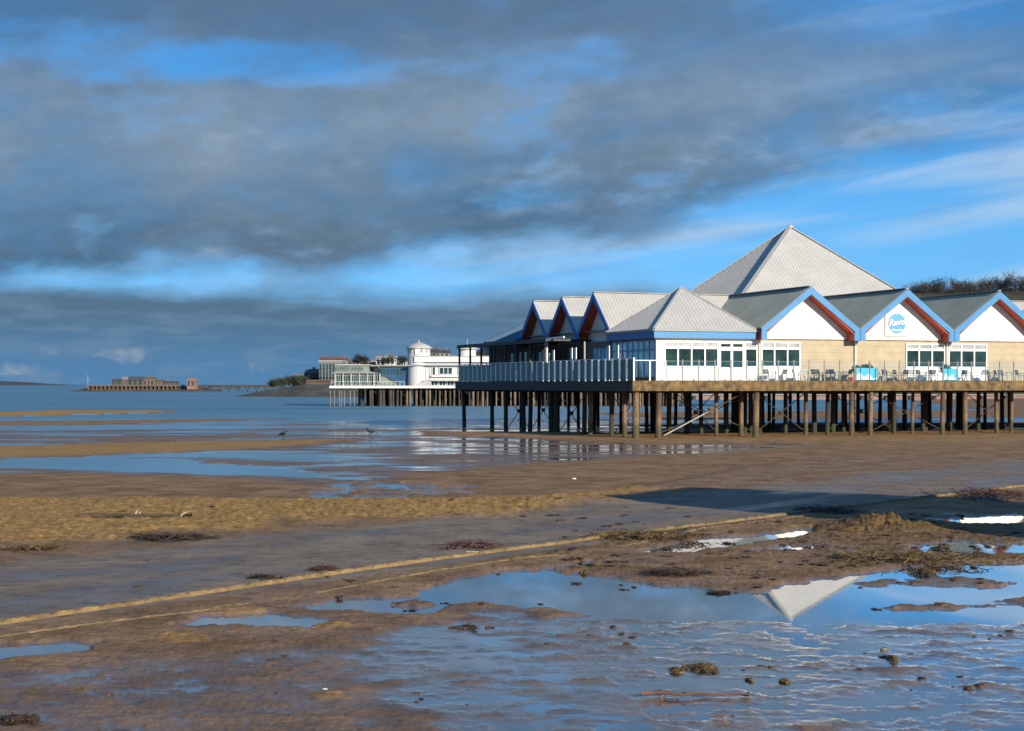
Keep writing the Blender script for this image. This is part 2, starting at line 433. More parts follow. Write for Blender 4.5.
for k, (a, b) in enumerate((((560, 547), (830, 516)), ((440, 573), (700, 533)))):
    A, B = np.array(gp(*a)), np.array(gp(*b)); dd = (B - A) / np.linalg.norm(B - A)
    al = (X - A[0]) * dd[0] + (Y - A[1]) * dd[1]; ac = np.abs((X - A[0]) * -dd[1] + (Y - A[1]) * dd[0])
    m_ = sstep(0.55, 0.1, ac + 0.25 * n_mid) * sstep(0, 2, al) * sstep(np.linalg.norm(B - A) + 1, np.linalg.norm(B - A) - 1, al)
    H = H + m_ * (0.01 + 0.06 * lump); hump = np.clip(hump + m_ * 0.6, 0, 1)
H = H + (fbm(X * 5.5, Y * 3.4, 3, 91, .7) * 0.012 + 0.007 * fbm(X * 11, Y * 7, 2, 92)) * (1 - pool) * (1 - .65 * film) * (1 - .7 * slip) * sstep(-.02, .03, H)
H = H + 0.09 * np.exp(-((Y - 46.5) / 1.6) ** 2) * (1 - 0.85 * slip) * (1 - .8 * sstep(6, 12, X))      # a low berm where the pools end
# --- lower beach: long bars and sheets of water
f1 = fbm(X * 0.035 + Y * 0.012, Y * 0.11, 5, 70, 0.55)
f2 = fbm(X * 0.16, Y * 0.42, 4, 71, 0.55)
HF = 0.012 + 0.035 * f1 + 0.018 * f2 - 0.05 * sstep(130, 230, Y)
def far(poly, h, amp=3.0, soft=2.0, fr=0.10, seed=80):
    global HF
    m_ = pmask(poly, FARZ, soft, amp, fr, seed, 2.0); HF = lerp(HF, h, m_); return m_
far([(-150, 459), (0, 458), (160, 459), (330, 474), (480, 478), (470, 484), (330, 479), (150, 471), (0, 467), (-150, 467)], -0.03 + 0.012 * f2, 1.6, 1.0, 0.2, 79)
far([(300, 476), (420, 482), (700, 441), (520, 441), (400, 446), (345, 452)], 0.016 + 0.03 * f2, 2, 2, 0.1, 78)
B1 = far([(-150, 448), (0, 447), (100, 444), (250, 441), (350, 440), (310, 446), (150, 453), (0, 459), (-150, 461)], 0.10 + 0.03 * f2, 2.0, 2.0, 0.12, 81)
B2 = far([(-150, 423), (60, 421), (200, 419), (320, 419), (200, 422), (0, 427), (-150, 429)], 0.06 + 0.03 * f2, 4, 3, 0.05, 82)
B3 = far([(-150, 416), (0, 413), (60, 411), (172, 411), (160, 413), (40, 416), (-150, 420)], 0.22 + 0.03 * f2, 4, 3, 0.05, 83)
B4 = far([(425, 432), (640, 434), (800, 431), (1250, 430), (1250, 441), (800, 443), (640, 444), (540, 439), (440, 436)], 0.14 + 0.04 * f2, 1.6, 1.5, 0.15, 84)
far([(450, 444), (640, 446), (780, 444), (800, 455), (600, 460), (480, 456)], 0.013 + 0.024 * f2 + .012 * f1, 4.5, 3, 0.15, 85)
B5 = far([(-200, 478), (60, 474), (200, 478), (330, 488), (480, 470), (600, 460), (760, 451), (860, 441), (1250, 436), (1250, 470), (900, 484), (640, 500), (300, 506), (-200, 506)], 0.09 + 0.03 * f2 + 0.012 * n_mid, 2, 2, 0.14, 86)
far([(600, 413), (800, 411), (1150, 410), (1150, 417), (800, 419), (650, 420)], 0.06 + .04 * f2, 6, 4, .05, 90)
far([(650, 425), (820, 423), (1150, 422), (1150, 427), (820, 429), (700, 429)], 0.05 + .04 * f2, 4, 3, .08, 91)
braid = pmask([(285, 487), (350, 477), (470, 482), (480, 490), (410, 489), (372, 499), (318, 502)], FARZ + 0.2, 0.6, 1.0, 0.4, 87)
st_ = fbm(X * 0.30, Y * 0.55, 4, 88, 0.55)
HF = lerp(HF, lerp(0.06, -0.04, sstep(0.34, 0.08, np.abs(st_ + 0.05))), braid * 0.98)
HF = HF - 0.9 * sstep(330, 700, Y) - 2.5 * sstep(700, 2000, Y) + 0.75 * sstep(40, 120, X - 0.10 * Y)   # down to the sea, up to the shore on the right
HH = lerp(HF, H, near)
Z = zl + HH
wl = HH                                         # height over the local water
dry = np.clip(sstep(0.02, 0.16, wl + 0.02 * n_mid) * 0.6 + gold * 0.55, 0, 1)
goldA = np.clip(gold * (0.75 + 0.35 * n_mid) + hump * 0.55 + (1 - near) * (0.8 * B3 + 0.5 * B1 + 0.3 * B4 + 0.25 * B2) + 0.10 * n_big, 0, 1)
wetA = np.clip(sstep(0.060, 0.004, wl + 0.012 * n_mid) - gold * 0.6 - hump * 0.8 + slipwet * 0.75, 0, 1)
wetA = np.clip(np.maximum(wetA, 0.22 * slip) + 0.15 * n_big * near, 0, 1)

me = bpy.data.meshes.new('beach')
co = np.stack([X, Y, Z], 1).astype(np.float32)
idx = np.arange(NR * NC).reshape(NR, NC)
quads = np.stack([idx[:-1, :-1], idx[:-1, 1:], idx[1:, 1:], idx[1:, :-1]], -1).reshape(-1, 4)
me.vertices.add(len(co)); me.vertices.foreach_set('co', co.ravel())
me.loops.add(quads.size); me.loops.foreach_set('vertex_index', quads.ravel().astype(np.int32))
me.polygons.add(len(quads)); me.polygons.foreach_set('loop_start', np.arange(0, quads.size, 4, dtype=np.int32))
me.polygons.foreach_set('use_smooth', np.ones(len(quads), bool))
me.update(calc_edges=True)
film2 = sstep(0.016, 0.001, wl)
for nm, a in (('film', film2), ('wet', wetA), ('gold', goldA), ('slip', slip), ('hump', hump)):
    at_ = me.attributes.new(nm, 'FLOAT', 'POINT'); at_.data.foreach_set('value', a.astype(np.float32))
beach = bpy.data.objects.new('beach', me); COL.objects.link(beach); tag(beach, kind='structure')

def zbeach(x, y):
    """height of the beach at a point (nearest grid vertex)"""
    r_ = int(np.clip(np.searchsorted(rows, y), 1, NR - 1)); 
    if abs(rows[r_ - 1] - y) < abs(rows[r_] - y): r_ -= 1
    c_ = int(np.clip(np.searchsorted(cols, x / rows[r_]), 0, NC - 1))
    return float(Z[r_ * NC + c_])

m, t, b = new_mat('beach_sand')
def attr(t, n):
    a = t.nodes.new('ShaderNodeAttribute'); a.attribute_name = n; return G(t, a.outputs['Fac'])
o = coord(t)
w_, g_, s_, h_ = attr(t, 'wet'), attr(t, 'gold'), attr(t, 'slip'), attr(t, 'hump')
na = noise(t, o, 0.7, 7, 0.62); nb = noise(t, o, 6.0, 6, 0.65); nc = noise(t, o, 38.0, 4, 0.6)
base = mix(t, na.step(0.3, 0.7), (0.175, 0.102, 0.052), (0.335, 0.20, 0.107))
goldc = mix(t, nb.step(0.35, 0.68), (0.26, 0.145, 0.042), (0.52, 0.305, 0.10))
base = mix(t, (g_ * 1.15 + (nb - 0.5) * 0.7).step(0.12, 0.85), base, goldc)
slipc = mix(t, (na * 0.6 + nb * 0.4).step(0.35, 0.65), (0.185, 0.150, 0.118), (0.28, 0.235, 0.19))
base = mix(t, s_ * 0.75, base, slipc)
weed = mix(t, nb.step(0.4, 0.62), (0.045, 0.028, 0.014), (0.21, 0.13, 0.045))
base = mix(t, h_ * 0.85, base, weed)
base = mix(t, nc.step(0.58, 0.72) * 0.55, base, (0.05, 0.032, 0.02))
nd_ = noise(t, mapping(t, o, (1, 1.6, 1)), 2.2, 8, 0.72)
base = mix(t, nd_.step(0.5, 0.64) * 0.55, base, (0.075, 0.047, 0.028))
base = mix(t, nd_.step(0.40, 0.28) * 0.30, base, (0.34, 0.25, 0.17))
wn = (w_ + (nb - 0.5) * 0.35 + (na - 0.5) * 0.3).clamp()
hsv = t.nodes.new('ShaderNodeHueSaturation'); hsv.inputs['Saturation'].default_value = 1.0; hsv.inputs['Value'].default_value = 0.62
t.links.new(base.s, hsv.inputs['Color'])
base = mix(t, wn, base, G(t, hsv.outputs[0]))
t.links.new(base.s, b.inputs['Base Color'])
fl_ = attr(t, 'film')
setin(t, b.inputs['Roughness'], (wn * -0.58 + 0.90 - fl_ * 0.30).op('MAXIMUM', 0.05))
setin(t, b.inputs['IOR'], fl_ * 0.4 + 1.45)
setin(t, b.inputs['Coat Weight'], fl_ * 0.85)
b.inputs['Coat IOR'].default_value = 1.65; b.inputs['Coat Roughness'].default_value = 0.06
setin(t, b.inputs['Specular IOR Level'], (wn * 0.35 + 0.15) * (s_ * -0.6 + 1.0))
hgt = nb * 0.6 + nc * 0.30 + nd_ * 1.6 + noise(t, mapping(t, o, (1, 2.2, 1)), 2.6, 5, 0.6) * 0.6
bn = t.nodes.new('ShaderNodeBump'); t.links.new(hgt.s, bn.inputs['Height']); bn.inputs['Distance'].default_value = 0.06
setin(t, bn.inputs['Strength'], (wn * -0.68 + 0.98).op('MAXIMUM', 0.2) * (s_ * -0.6 + 1.0) * (fl_ * -0.8 + 1.0))
t.links.new(bn.outputs[0], b.inputs['Normal'])
me.materials.append(m)

# ------------------------------------------------------------------ water
def water_mat(name, base, rip, ior, coat, far_=False):
    m, t, b = new_mat(name)
    o = coord(t)
    if far_:
        n1 = noise(t, mapping(t, o, (0.02, 0.09, 1)), 1.0, 6, 0.6); n2 = noise(t, mapping(t, o, (0.35, 0.9, 1)), 1.0, 6, 0.65)
        c = mix(t, n1.step(0.35, 0.65), tuple(x * 0.8 for x in base), tuple(x * 1.25 for x in base))
        t.links.new(c.s, b.inputs['Base Color']); h = n1 * 2.0 + n2
        sp = t.nodes.new('ShaderNodeSeparateXYZ'); t.links.new(o.s, sp.inputs[0]); yy = G(t, sp.outputs[1])
        setin(t, b.inputs['Roughness'], yy.step(95, 260) * 0.34 + 0.12)
        bq = bump(t, h, 0.35, rip); t.links.new(bq.s, b.inputs['Normal']); setin(t, bq.s.node.inputs['Strength'], yy.step(100, 240) * 0.6 + 0.3)
    else:
        n1 = noise(t, mapping(t, o, (1.0, 1.6, 1)), 2.4, 4, 0.55)
        b.inputs['Base Color'].default_value = (*base, 1); b.inputs['Roughness'].default_value = 0.015
        t.links.new(bump(t, n1, 0.10, rip).s, b.inputs['Normal'])
    b.inputs['IOR'].default_value = ior
    b.inputs['Coat Weight'].default_value = coat if not far_ else 0.0; b.inputs['Coat IOR'].default_value = 1.7; b.inputs['Coat Roughness'].default_value = 0.02
    return m
pw = MB().add([(-30, 1, 0), (30, 1, 0), (42, 46.5, 0), (-42, 46.5, 0)], [(0, 1, 2, 3)]).build('pool_water', water_mat('pool_water', (0.05, 0.055, 0.06), 0.004, 1.9, 1.0))
tag(pw, kind='structure')
sw = MB().add([(-60, 46, FARZ), (90, 46, FARZ), (60000, 60000, FARZ), (-60000, 60000, FARZ)], [(0, 1, 2, 3)]).build('sea', water_mat('sea_water', (0.078, 0.175, 0.235), 0.05, 1.5, 0.3, True))
tag(sw, kind='structure')
# ------------------------------------------------------------------ the pier and the pavilion on it
PA = math.radians(19.75)
Ud = Vector((math.cos(PA), math.sin(PA), 0)); Vd = Vector((-math.sin(PA), math.cos(PA), 0))
C0 = Vector((8.62, 114.0, CZ + 0.29))
W0 = C0 + Ud * 3.75 + Vd * 4.0
def u_at(px, v, o=C0):        # distance along the long front at depth v that shows at column px
    k = (px - 512) / FPX; q = o + Vd * v
    return (k * q.y - q.x) / (Ud.x - k * Ud.y)
def v_at(px, u, o=C0):
    k = (px - 512) / FPX; q = o + Ud * u
    return (k * q.y - q.x) / (Vd.x - k * Vd.y)

M_conc = pm('stained_concrete', (0.14, 0.088, 0.034), 0.85, 0.75, 1.6, streak=0.95, dirt=(0.05, 0.034, 0.014), grain=0.5)
M_conc_dark = pm('dark_fascia', (0.045, 0.045, 0.04), 0.7, 0.35, 1.2, streak=0.5)  # side fascia, darker than the front one
M_deck = pm('deck_boards', (0.26, 0.21, 0.15), 0.85, 0.2, 2.0)
def pile_mat(name, hi, lo, dirt, z0):
    m, t, b = new_mat(name); o = coord(t)
    s_ = t.nodes.new('ShaderNodeSeparateXYZ'); t.links.new(o.s, s_.inputs[0]); z = G(t, s_.outputs[2])
    oi = t.nodes.new('ShaderNodeObjectInfo'); r_ = G(t, oi.outputs['Random'])
    n1 = noise(t, mapping(t, o, (1, 1, .5)), 2.2, 6, .65); n2 = noise(t, o, 9.0, 5, .7); n3 = noise(t, mapping(t, o, (1, 1, .12)), 6.0, 4, .6)
    f = (z + (n1 - .5) * 2.4 + (r_ - .5) * 2.2).step(z0 + .5, z0 - .5)
    c = mix(t, f, hi, lo)  # lower part painted in its own tone: sunlit bottoms and tidal growth
    c = mix(t, n2.step(.46, .62) * .7, c, dirt)
    c = mix(t, n3.step(.5, .7) * .6, c, dirt)
    c = mix(t, (z + (n1 - .5) * .9).step(-2.9, -3.4) * .75, c, (0.042, 0.046, 0.018))
    t.links.new(c.s, b.inputs['Base Color']); b.inputs['Roughness'].default_value = .85
    t.links.new(bump(t, n2, .7, .04).s, b.inputs['Normal']); MATS[name] = m
    return m
M_pile_d = pile_mat('weathered_shaded_pile', (0.030, 0.024, 0.019), (0.055, 0.040, 0.028), (0.015, 0.013, 0.011), -2.2)  # algae-dark timber, with under-deck shade put into the colour
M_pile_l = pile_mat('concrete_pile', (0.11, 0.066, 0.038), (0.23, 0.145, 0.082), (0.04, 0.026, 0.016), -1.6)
M_iron = pm('rusty_iron', (0.06, 0.045, 0.035), 0.8, 0.4, 4)
M_roof = pm('white_roof_sheet', (0.43, 0.415, 0.385), 0.6, 0.06, 0.5, streak=0.25, dirt=(0.33, 0.31, 0.28))
M_roof_g = pm('grey_roof_sheet', (0.235, 0.255, 0.215), 0.6, 0.14, 0.5, streak=0.35, dirt=(0.16, 0.17, 0.14))
M_cap = pm('grey_flashing', (0.30, 0.30, 0.28), 0.6, 0.2, 2)
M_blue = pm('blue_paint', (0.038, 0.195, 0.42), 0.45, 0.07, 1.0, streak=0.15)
M_bluev = pm('shaded_blue_paint', (0.022, 0.135, 0.40), 0.45, 0.1, 1.0, streak=0.2)  # same blue trim, darkened to paint in the shade of the seaward side
M_red = pm('red_soffit', (0.46, 0.062, 0.018), 0.6, 0.15, 1.5)
M_white = pm('white_render', (0.72, 0.69, 0.63), 0.7, 0.06, 0.8, streak=0.35, dirt=(0.62, 0.57, 0.47))
M_upvc = pm('white_frame', (0.80, 0.79, 0.76), 0.4, 0.03, 2)
M_cream = pm('cream_brick', (0.43, 0.35, 0.235), 0.85, 0.10, 1.0, streak=0.35, dirt=(0.45, 0.34, 0.2), grain=0.12)
M_brick_d = pm('dark_brick', (0.14, 0.12, 0.10), 0.85, 0.2, 3.0, grain=0.3)
M_pane = pm('green_pane', (0.018, 0.036, 0.031), 0.06, 0.5, 0.7, spec=0.4)
M_pane_b = pm('sky_sheen_pane', (0.34, 0.66, 0.76), 0.05, 0.3, 0.5, spec=0.9)  # blue tint with the bright sky's reflection painted into the pane colour
M_lite = pm('frosted_pane', (0.34, 0.33, 0.32), 0.25, 0.25, 1.0)
M_dark = pm('dark_interior', (0.018, 0.018, 0.02), 0.5, 0.3, 2)
M_steel = pm('steel_post', (0.20, 0.19, 0.175), 0.45, 0.1, 3, metallic=0.3)
M_steel_w = pm('pale_post', (0.90, 0.91, 0.90), 0.5, 0.1, 3)
M_black = pm('black_metal', (0.022, 0.022, 0.022), 0.55, 0.2, 3)
M_glass = glass_mat('balustrade_glass', (0.98, 0.99, 0.985), 0.0)
M_glass_w = glass_mat('salted_glass', (0.50, 0.64, 0.64), 0.12)

# ---- pier
pier = thing('pier', 'short wide pier on brown piles carrying the white gabled pavilion', 'pier', C0, PA)
DL, DW = 62.0, 41.6
MB().box(0.3, DL, 0.35, DW, -0.45, 0.0).build('deck', M_deck, pier)
MB().box(-0.02, DL, 0.0, 0.35, -0.72, 0.02).build('front_fascia', M_conc, pier)
MB().box(0.0, 0.3, 0.352, DW, -0.74, 0.018).build('side_fascia', M_conc_dark, pier)
fb = MB()
for y in (5, 10.5, 16, 22, 28, 34, 40): fb.box(0.4, DL, y - .15, y + .15, -0.9, -0.452)
fb.build('cross_beam', M_pile_d, pier)
def pile(u_, v_, r, mat, top=-0.45, n=10):
    q = C0 + Ud * u_ + Vd * v_
    zb = zbeach(q.x, q.y) - C0.z - 0.4
    k = rng.uniform(-0.10, 0.10)
    mb = MB().tube([(u_ + k, v_, zb), (u_ + k * .6, v_, zb * 0.62), (u_, v_, top)], [r * .9, r * .83, r * .8], n)
    return mb.build('pile', mat, pier)
front = [(636, .30), (659, .26), (716, .17), (756.5, .28), (741, .22), (806, .2), (828, .2), (851.5, .24), (871, .22), (894, .2), (913, .16), (943, .22), (965, .24), (996, .2), (1012, .16), (1040, .24), (1075, .24)]
for i, (px, r) in enumerate(front):
    v_ = 0.55 if px in (636, 659, 756.5, 851.5, 871, 943, 965, 1040) else 2.6
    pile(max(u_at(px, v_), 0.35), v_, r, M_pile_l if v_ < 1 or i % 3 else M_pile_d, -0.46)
for px in (463.5, 492, 506, 523, 531, 551, 557, 585, 591, 612, 624):
    v_ = v_at(px, 0.6)
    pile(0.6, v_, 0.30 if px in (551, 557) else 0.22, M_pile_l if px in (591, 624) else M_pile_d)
npile = 28
back_px = {8.0: [672, 692, 704, 731, 746, 752, 766, 786, 807, 829, 846, 868, 886, 918, 932, 948, 979, 1010],
           16.0: [642, 653, 676, 712, 733, 742, 760, 769, 812, 840, 856, 880, 905, 925, 958, 990],
           27.0: [600, 618, 648, 684, 722, 750, 774, 800, 842, 870, 902, 930, 960, 1005], 40.0: [520, 540, 565, 578, 602, 640, 690, 740, 790, 850, 900, 950]}
for v_, pxs in back_px.items():
    for px in pxs:
        uu = u_at(px + rng.uniform(-3, 3), v_)
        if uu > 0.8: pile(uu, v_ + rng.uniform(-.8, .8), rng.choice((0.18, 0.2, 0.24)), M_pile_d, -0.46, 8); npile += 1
def brace(a, b, r=0.035, mat=M_iron, name='brace'):
    return MB().tube([a, b], r, 6).build(name, mat, pier)
zb = -3.9
for (pa, pb, v_) in ((660, 756, 4.0), (756, 806, 2.7), (871, 943, 2.7), (965, 1010, 4.0), (828, 894, 7.5), (676, 716, 7.5)):
    a, b_ = u_at(pa, v_), u_at(pb, v_)
    brace((a, v_, -0.9), (b_, v_, zb)); brace((a, v_ + .12, zb), (b_, v_ + .12, -0.9))
    MB().lathe(((a + b_) / 2, v_ + .06, (zb - .9) / 2 - .16), [(.05, 0), (.17, .02), (.17, .3), (.05, .32)], 10).build('brace_boss', M_iron, pier)
for (pa, pb, u_) in ((506, 531, 1.2), (557, 585, 1.2), (531, 555, 5), (612, 636, 3)):
    a, b_ = v_at(pa, u_), v_at(pb, u_)
    brace((u_, a, -0.9), (u_, b_, zb - .3)); brace((u_ + .12, a, zb - .3), (u_ + .12, b_, -0.9))
    MB().lathe((u_ + .06, (a + b_) / 2, (zb - 1.2) / 2 - .16), [(.05, 0), (.17, .02), (.17, .3), (.05, .32)], 10).build('brace_boss', M_iron, pier)
ua, ub = u_at(664, 1.2), u_at(711, 1.2)
brace((ua, 1.2, -3.95), (ub, 1.2, -2.15), 0.055, M_cap, 'raking_strut')
MB().box(ub - .18, ub + .18, 1.1, 1.32, -2.35, -1.95).build('strut_plate', M_pile_l, pier)
brace((ub, 1.2, -2.15), (u_at(745, 1.2), 1.2, -0.8), 0.04)

# ---- pavilion
pav = thing('pavilion', 'white gabled seaside pavilion with blue trim and tall pyramid roof on the pier', 'pavilion', W0, PA)
BX, BY, HE = 43.0, 38.2, 3.22
BW, BS, HB = 8.6, 7.0, 8.15
gx = [12.45, 21.05, 29.65]; gy = [12.1, 19.1, 26.1]
PK = 7.25; VT = 4.05            # ridge and valley height over the deck
# walls
w = MB().box(0.15, BX - .15, 0.22, BY - .15, 0, HE).box(1.2, BX - 1.2, .22, BY - 1.2, HE, 4.1)
w.build('inner_wall', M_cream, pav)
MB().box(0.0, BW - .02, 0.0, 0.22, 0.02, HE).build('white_wall', M_white, pav)
MB().box(BW - .02, BX, 0.0, 0.22, 0.02, HE).build('cream_wall', M_cream, pav)
MB().box(0.0, 0.15, BW + .1, BY, 0.02, HE).build('brick_wall', M_brick_d, pav)
def window(name, x0, x1, z0, z1, n, zt=None, pane=M_pane, frame=M_upvc, along='x', at_=0.0, fw=0.09, lite=M_lite, top_n=None, label=None):
    """framed glazing on a front wall: frame > pane (one mesh per light row)"""
    f = MB(); p = MB(); q = MB()
    d0, d1 = at_ - 0.09, at_ + 0.0
    def bx(mb, a0, a1, c0, c1, e0, e1):
        if along == 'x': mb.box(a0, a1, e0, e1, c0, c1)
        else: mb.box(e0, e1, a0, a1, c0, c1)
    bx(f, x0, x1, z1 - fw, z1, d0, d1); bx(f, x0, x1, z0, z0 + fw, d0, d1)
    if zt: bx(f, x0 + fw, x1 - fw, zt - fw * .9, zt + fw * .9, d0, d1)
    k = (x1 - x0) / n
    for i in range(n + 1):
        c = x0 + i * k; h = fw * (1.0 if i in (0, n) else 0.62)
        a0 = x0 if i == 0 else (x1 - fw if i == n else c - h); a1 = x0 + fw if i == 0 else (x1 if i == n else c + h)
        top = z1 - fw; 
        if zt and i not in (0, n):
            bx(f, a0, a1, z0 + fw, zt - fw * .9, d0, d1); bx(f, a0, a1, zt + fw * .9, top, d0, d1)
        else: bx(f, a0, a1, z0 + fw, top, d0, d1)
    fo = f.build(name, frame, pav)
    bx(p, x0 + .03, x1 - .03, z0 + .03, (zt or z1) - .03, at_ - 0.03, at_ - 0.004); p.build('pane', pane, fo)
    if zt: bx(q, x0 + .03, x1 - .03, zt - .028, z1 - .03, at_ - 0.031, at_ - 0.004); q.build('top_light', lite, fo)
    return fo
def ux(px): return u_at(px, 0.0, W0)
window('window', ux(664), ux(718), 1.05, 2.98, 4, 2.5)
door = window('door', ux(718.5), ux(744), 0.12, 2.98, 2, 2.45, fw=0.16, lite=M_pane)
MB().box(ux(729), ux(730), -.13, -.09, 1.0, 1.25).build('handle', M_steel, door)
MB().box(ux(718.5) + .16, ux(731) - .1, -.093, -.032, 0.28, 1.05).build('lower_panel', M_upvc, door)
MB().box(ux(731) + .1, ux(744) - .16, -.094, -.032, 0.28, 1.05).build('lower_panel', M_upvc, door)
window('window', ux(744.5), ux(757), 1.05, 2.98, 1, 2.5)
for a, b_ in ((761, 800), (905.5, 944.5), (948, 986.5)):
    window('window', ux(a), ux(b_), 1.08, 3.0, 3, 2.5)
    MB().box(ux(a), ux(b_), -.06, -.002, 0.05, 1.078).build('apron_panel', M_upvc, pav)
# left corner bay: full-height glazing, tinted and brightened with painted sky reflection
window('glazed_bay', 0.25, 8.35, 0.25, 3.1, 8, 2.35, pane=M_pane_b, frame=pm('blue_frame', (0.10, 0.25, 0.45), 0.5, .1), along='y', fw=0.08, lite=M_pane_b)
MB().box(-0.07, -.002, 0.0, 0.246, 0.03, HE - .01).build('corner_post', M_upvc, pav)
for k_, (a, b_) in enumerate(((9.0, 12.2), (14.6, 18.4), (19.6, 23.6), (24.6, 29.0))):
    window('folding_door', a, b_, 0.1, 2.7, 4, None, pane=M_dark if k_ else M_pane_b, frame=M_black if k_ else pm('blue_frame', (0.1, 0.25, 0.45)), along='y', fw=0.07)
# downpipes
for x in (BW - .1, ux(854.5), ux(946), 4 * BW - .4):
    MB().tube([(x, -.16, 0.05), (x, -.16, 3.2)], 0.055, 8).build('downpipe', M_upvc, pav)
MB().box(BW, BX, -.02, -.001, HE - .06, HE + .02).build('wall_trim', M_conc, pav)
jt = MB()
for z in (.55, 1.1, 1.65, 2.2, 2.75):
    for a, b_ in ((ux(800), ux(905)), (ux(987), BX)): jt.box(a + .05, b_ - .05, -.008, -.001, z, z + .022)
jt.build('wall_joints', pm('joint_shade', (.30, .24, .16), .9, .1), pav)

# ---- gables
def tri_gable(axis, c, hw, over, depth, roofm, front_wall, flip=False, trim=None, rec=0.0):
    """one gable: two ribbed roof slopes, blue barge boards, red soffits, infill; axis 'x' faces -y, axis 'y' faces -x"""
    def P(a, d, z):      # a along the front from the gable centre, d depth behind the wall
        if axis == 'x': q = (c + a, d, z); 
        else: q = (d, c + a, z)
        if flip:
            q = (q[0], BY - d, z) if axis == 'x' else (BX - d, q[1], z)
        return q
    trim = trim or M_blue
    s_ = (PK - VT) / hw
    for sgn in (-1, 1):
        down = Vector(P(sgn, 0, -s_)) - Vector(P(0, 0, 0))
        sl_ = MB().roof([P(0, -over, PK), P(sgn * hw, -over, VT), P(sgn * hw, depth, VT), P(0, depth, PK)], down, 0.30, 0.10, .05, .02).build('gable_roof', roofm, pav)
        if sgn == 1: MB().bar(P(0, -over, PK + .03), P(0, depth, PK + .03), .34, .06).build('ridge_cap', M_cap, sl_)
        # barge board: a flat board on the front edge, square foot at the valley
        bt = 0.52
        e = hw - 0.02
        poly = [P(0, -over - .07, PK - .02), P(sgn * e, -over - .07, VT - .04), P(sgn * e, -over - .07, HE - .1), P(sgn * (e - .75), -over - .07, HE - .1), P(sgn * (e - .75), -over - .07, HE + 0.18), P(0, -over - .07, PK - bt - .1)]
        poly = [poly[0], poly[1], poly[2], poly[3], poly[4], poly[5]]
        bb = MB(); q0 = [Vector(p) for p in poly]; off = Vector(P(0, .07, 0)) - Vector(P(0, 0, 0))
        # split the L-shaped outline into two convex pieces
        top = [q0[0], q0[1], Vector(P(sgn * e, -over - .07, VT - .04 - bt)), Vector(P(0, -over - .07, PK - bt - .1))]
        bb.prism(top, off)
        foot = [Vector(P(sgn * e, -over - .072, VT - .1)), Vector(P(sgn * e, -over - .072, HE - .1)), Vector(P(sgn * (e - .48), -over - .072, HE - .1)), Vector(P(sgn * (e - .48), -over - .072, HE + .55))]
        bb.prism(foot, off)
        bo = bb.build('barge_board', trim, pav)
        # soffit under the overhang
        st_ = [P(0, -over + .005, PK - .5), P(sgn * (hw - .5), -over + .005, HE + .42), P(sgn * (hw - .5), rec - .01, HE + .42), P(0, rec - .01, PK - .55)]
        MB().prism([Vector(p) for p in st_], Vector((0, 0, .10))).build('soffit', M_red, bo)
        a0, a1 = sorted((sgn * (hw - .55), sgn * (hw - .06)))
        A, B_ = P(a0, -over + .01, 0), P(a1, max(rec, .0) - .012, 0)
        MB().box(min(A[0], B_[0]), max(A[0], B_[0]), min(A[1], B_[1]), max(A[1], B_[1]), HE - .08, HE + .5).build('soffit_box', M_red, bo)
    inf = [P(-hw + .1, rec - .03, HE + .022), P(hw - .1, rec - .03, HE + .022), P(hw - .1, rec - .03, VT - .2), P(0, rec - .03, PK - .2), P(-hw + .1, rec - .03, VT - .2)]
    d = Vector(P(0, .2, 0)) - Vector(P(0, 0, 0))
    MB().prism([Vector(p) for p in inf], d).build('gable_infill', front_wall, pav)
for c in gx: tri_gable('x', c, BW / 2, 1.0, 13.0, M_roof_g, M_white)
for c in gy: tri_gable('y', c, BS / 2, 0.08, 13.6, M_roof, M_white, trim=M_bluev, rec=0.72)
for c in gx: tri_gable('x', c, BW / 2, 1.0, 12.0, M_roof_g, M_white, flip=True)
for c in gy: tri_gable('y', c, BS / 2, 1.0, 12.0, M_roof, M_white, flip=True)
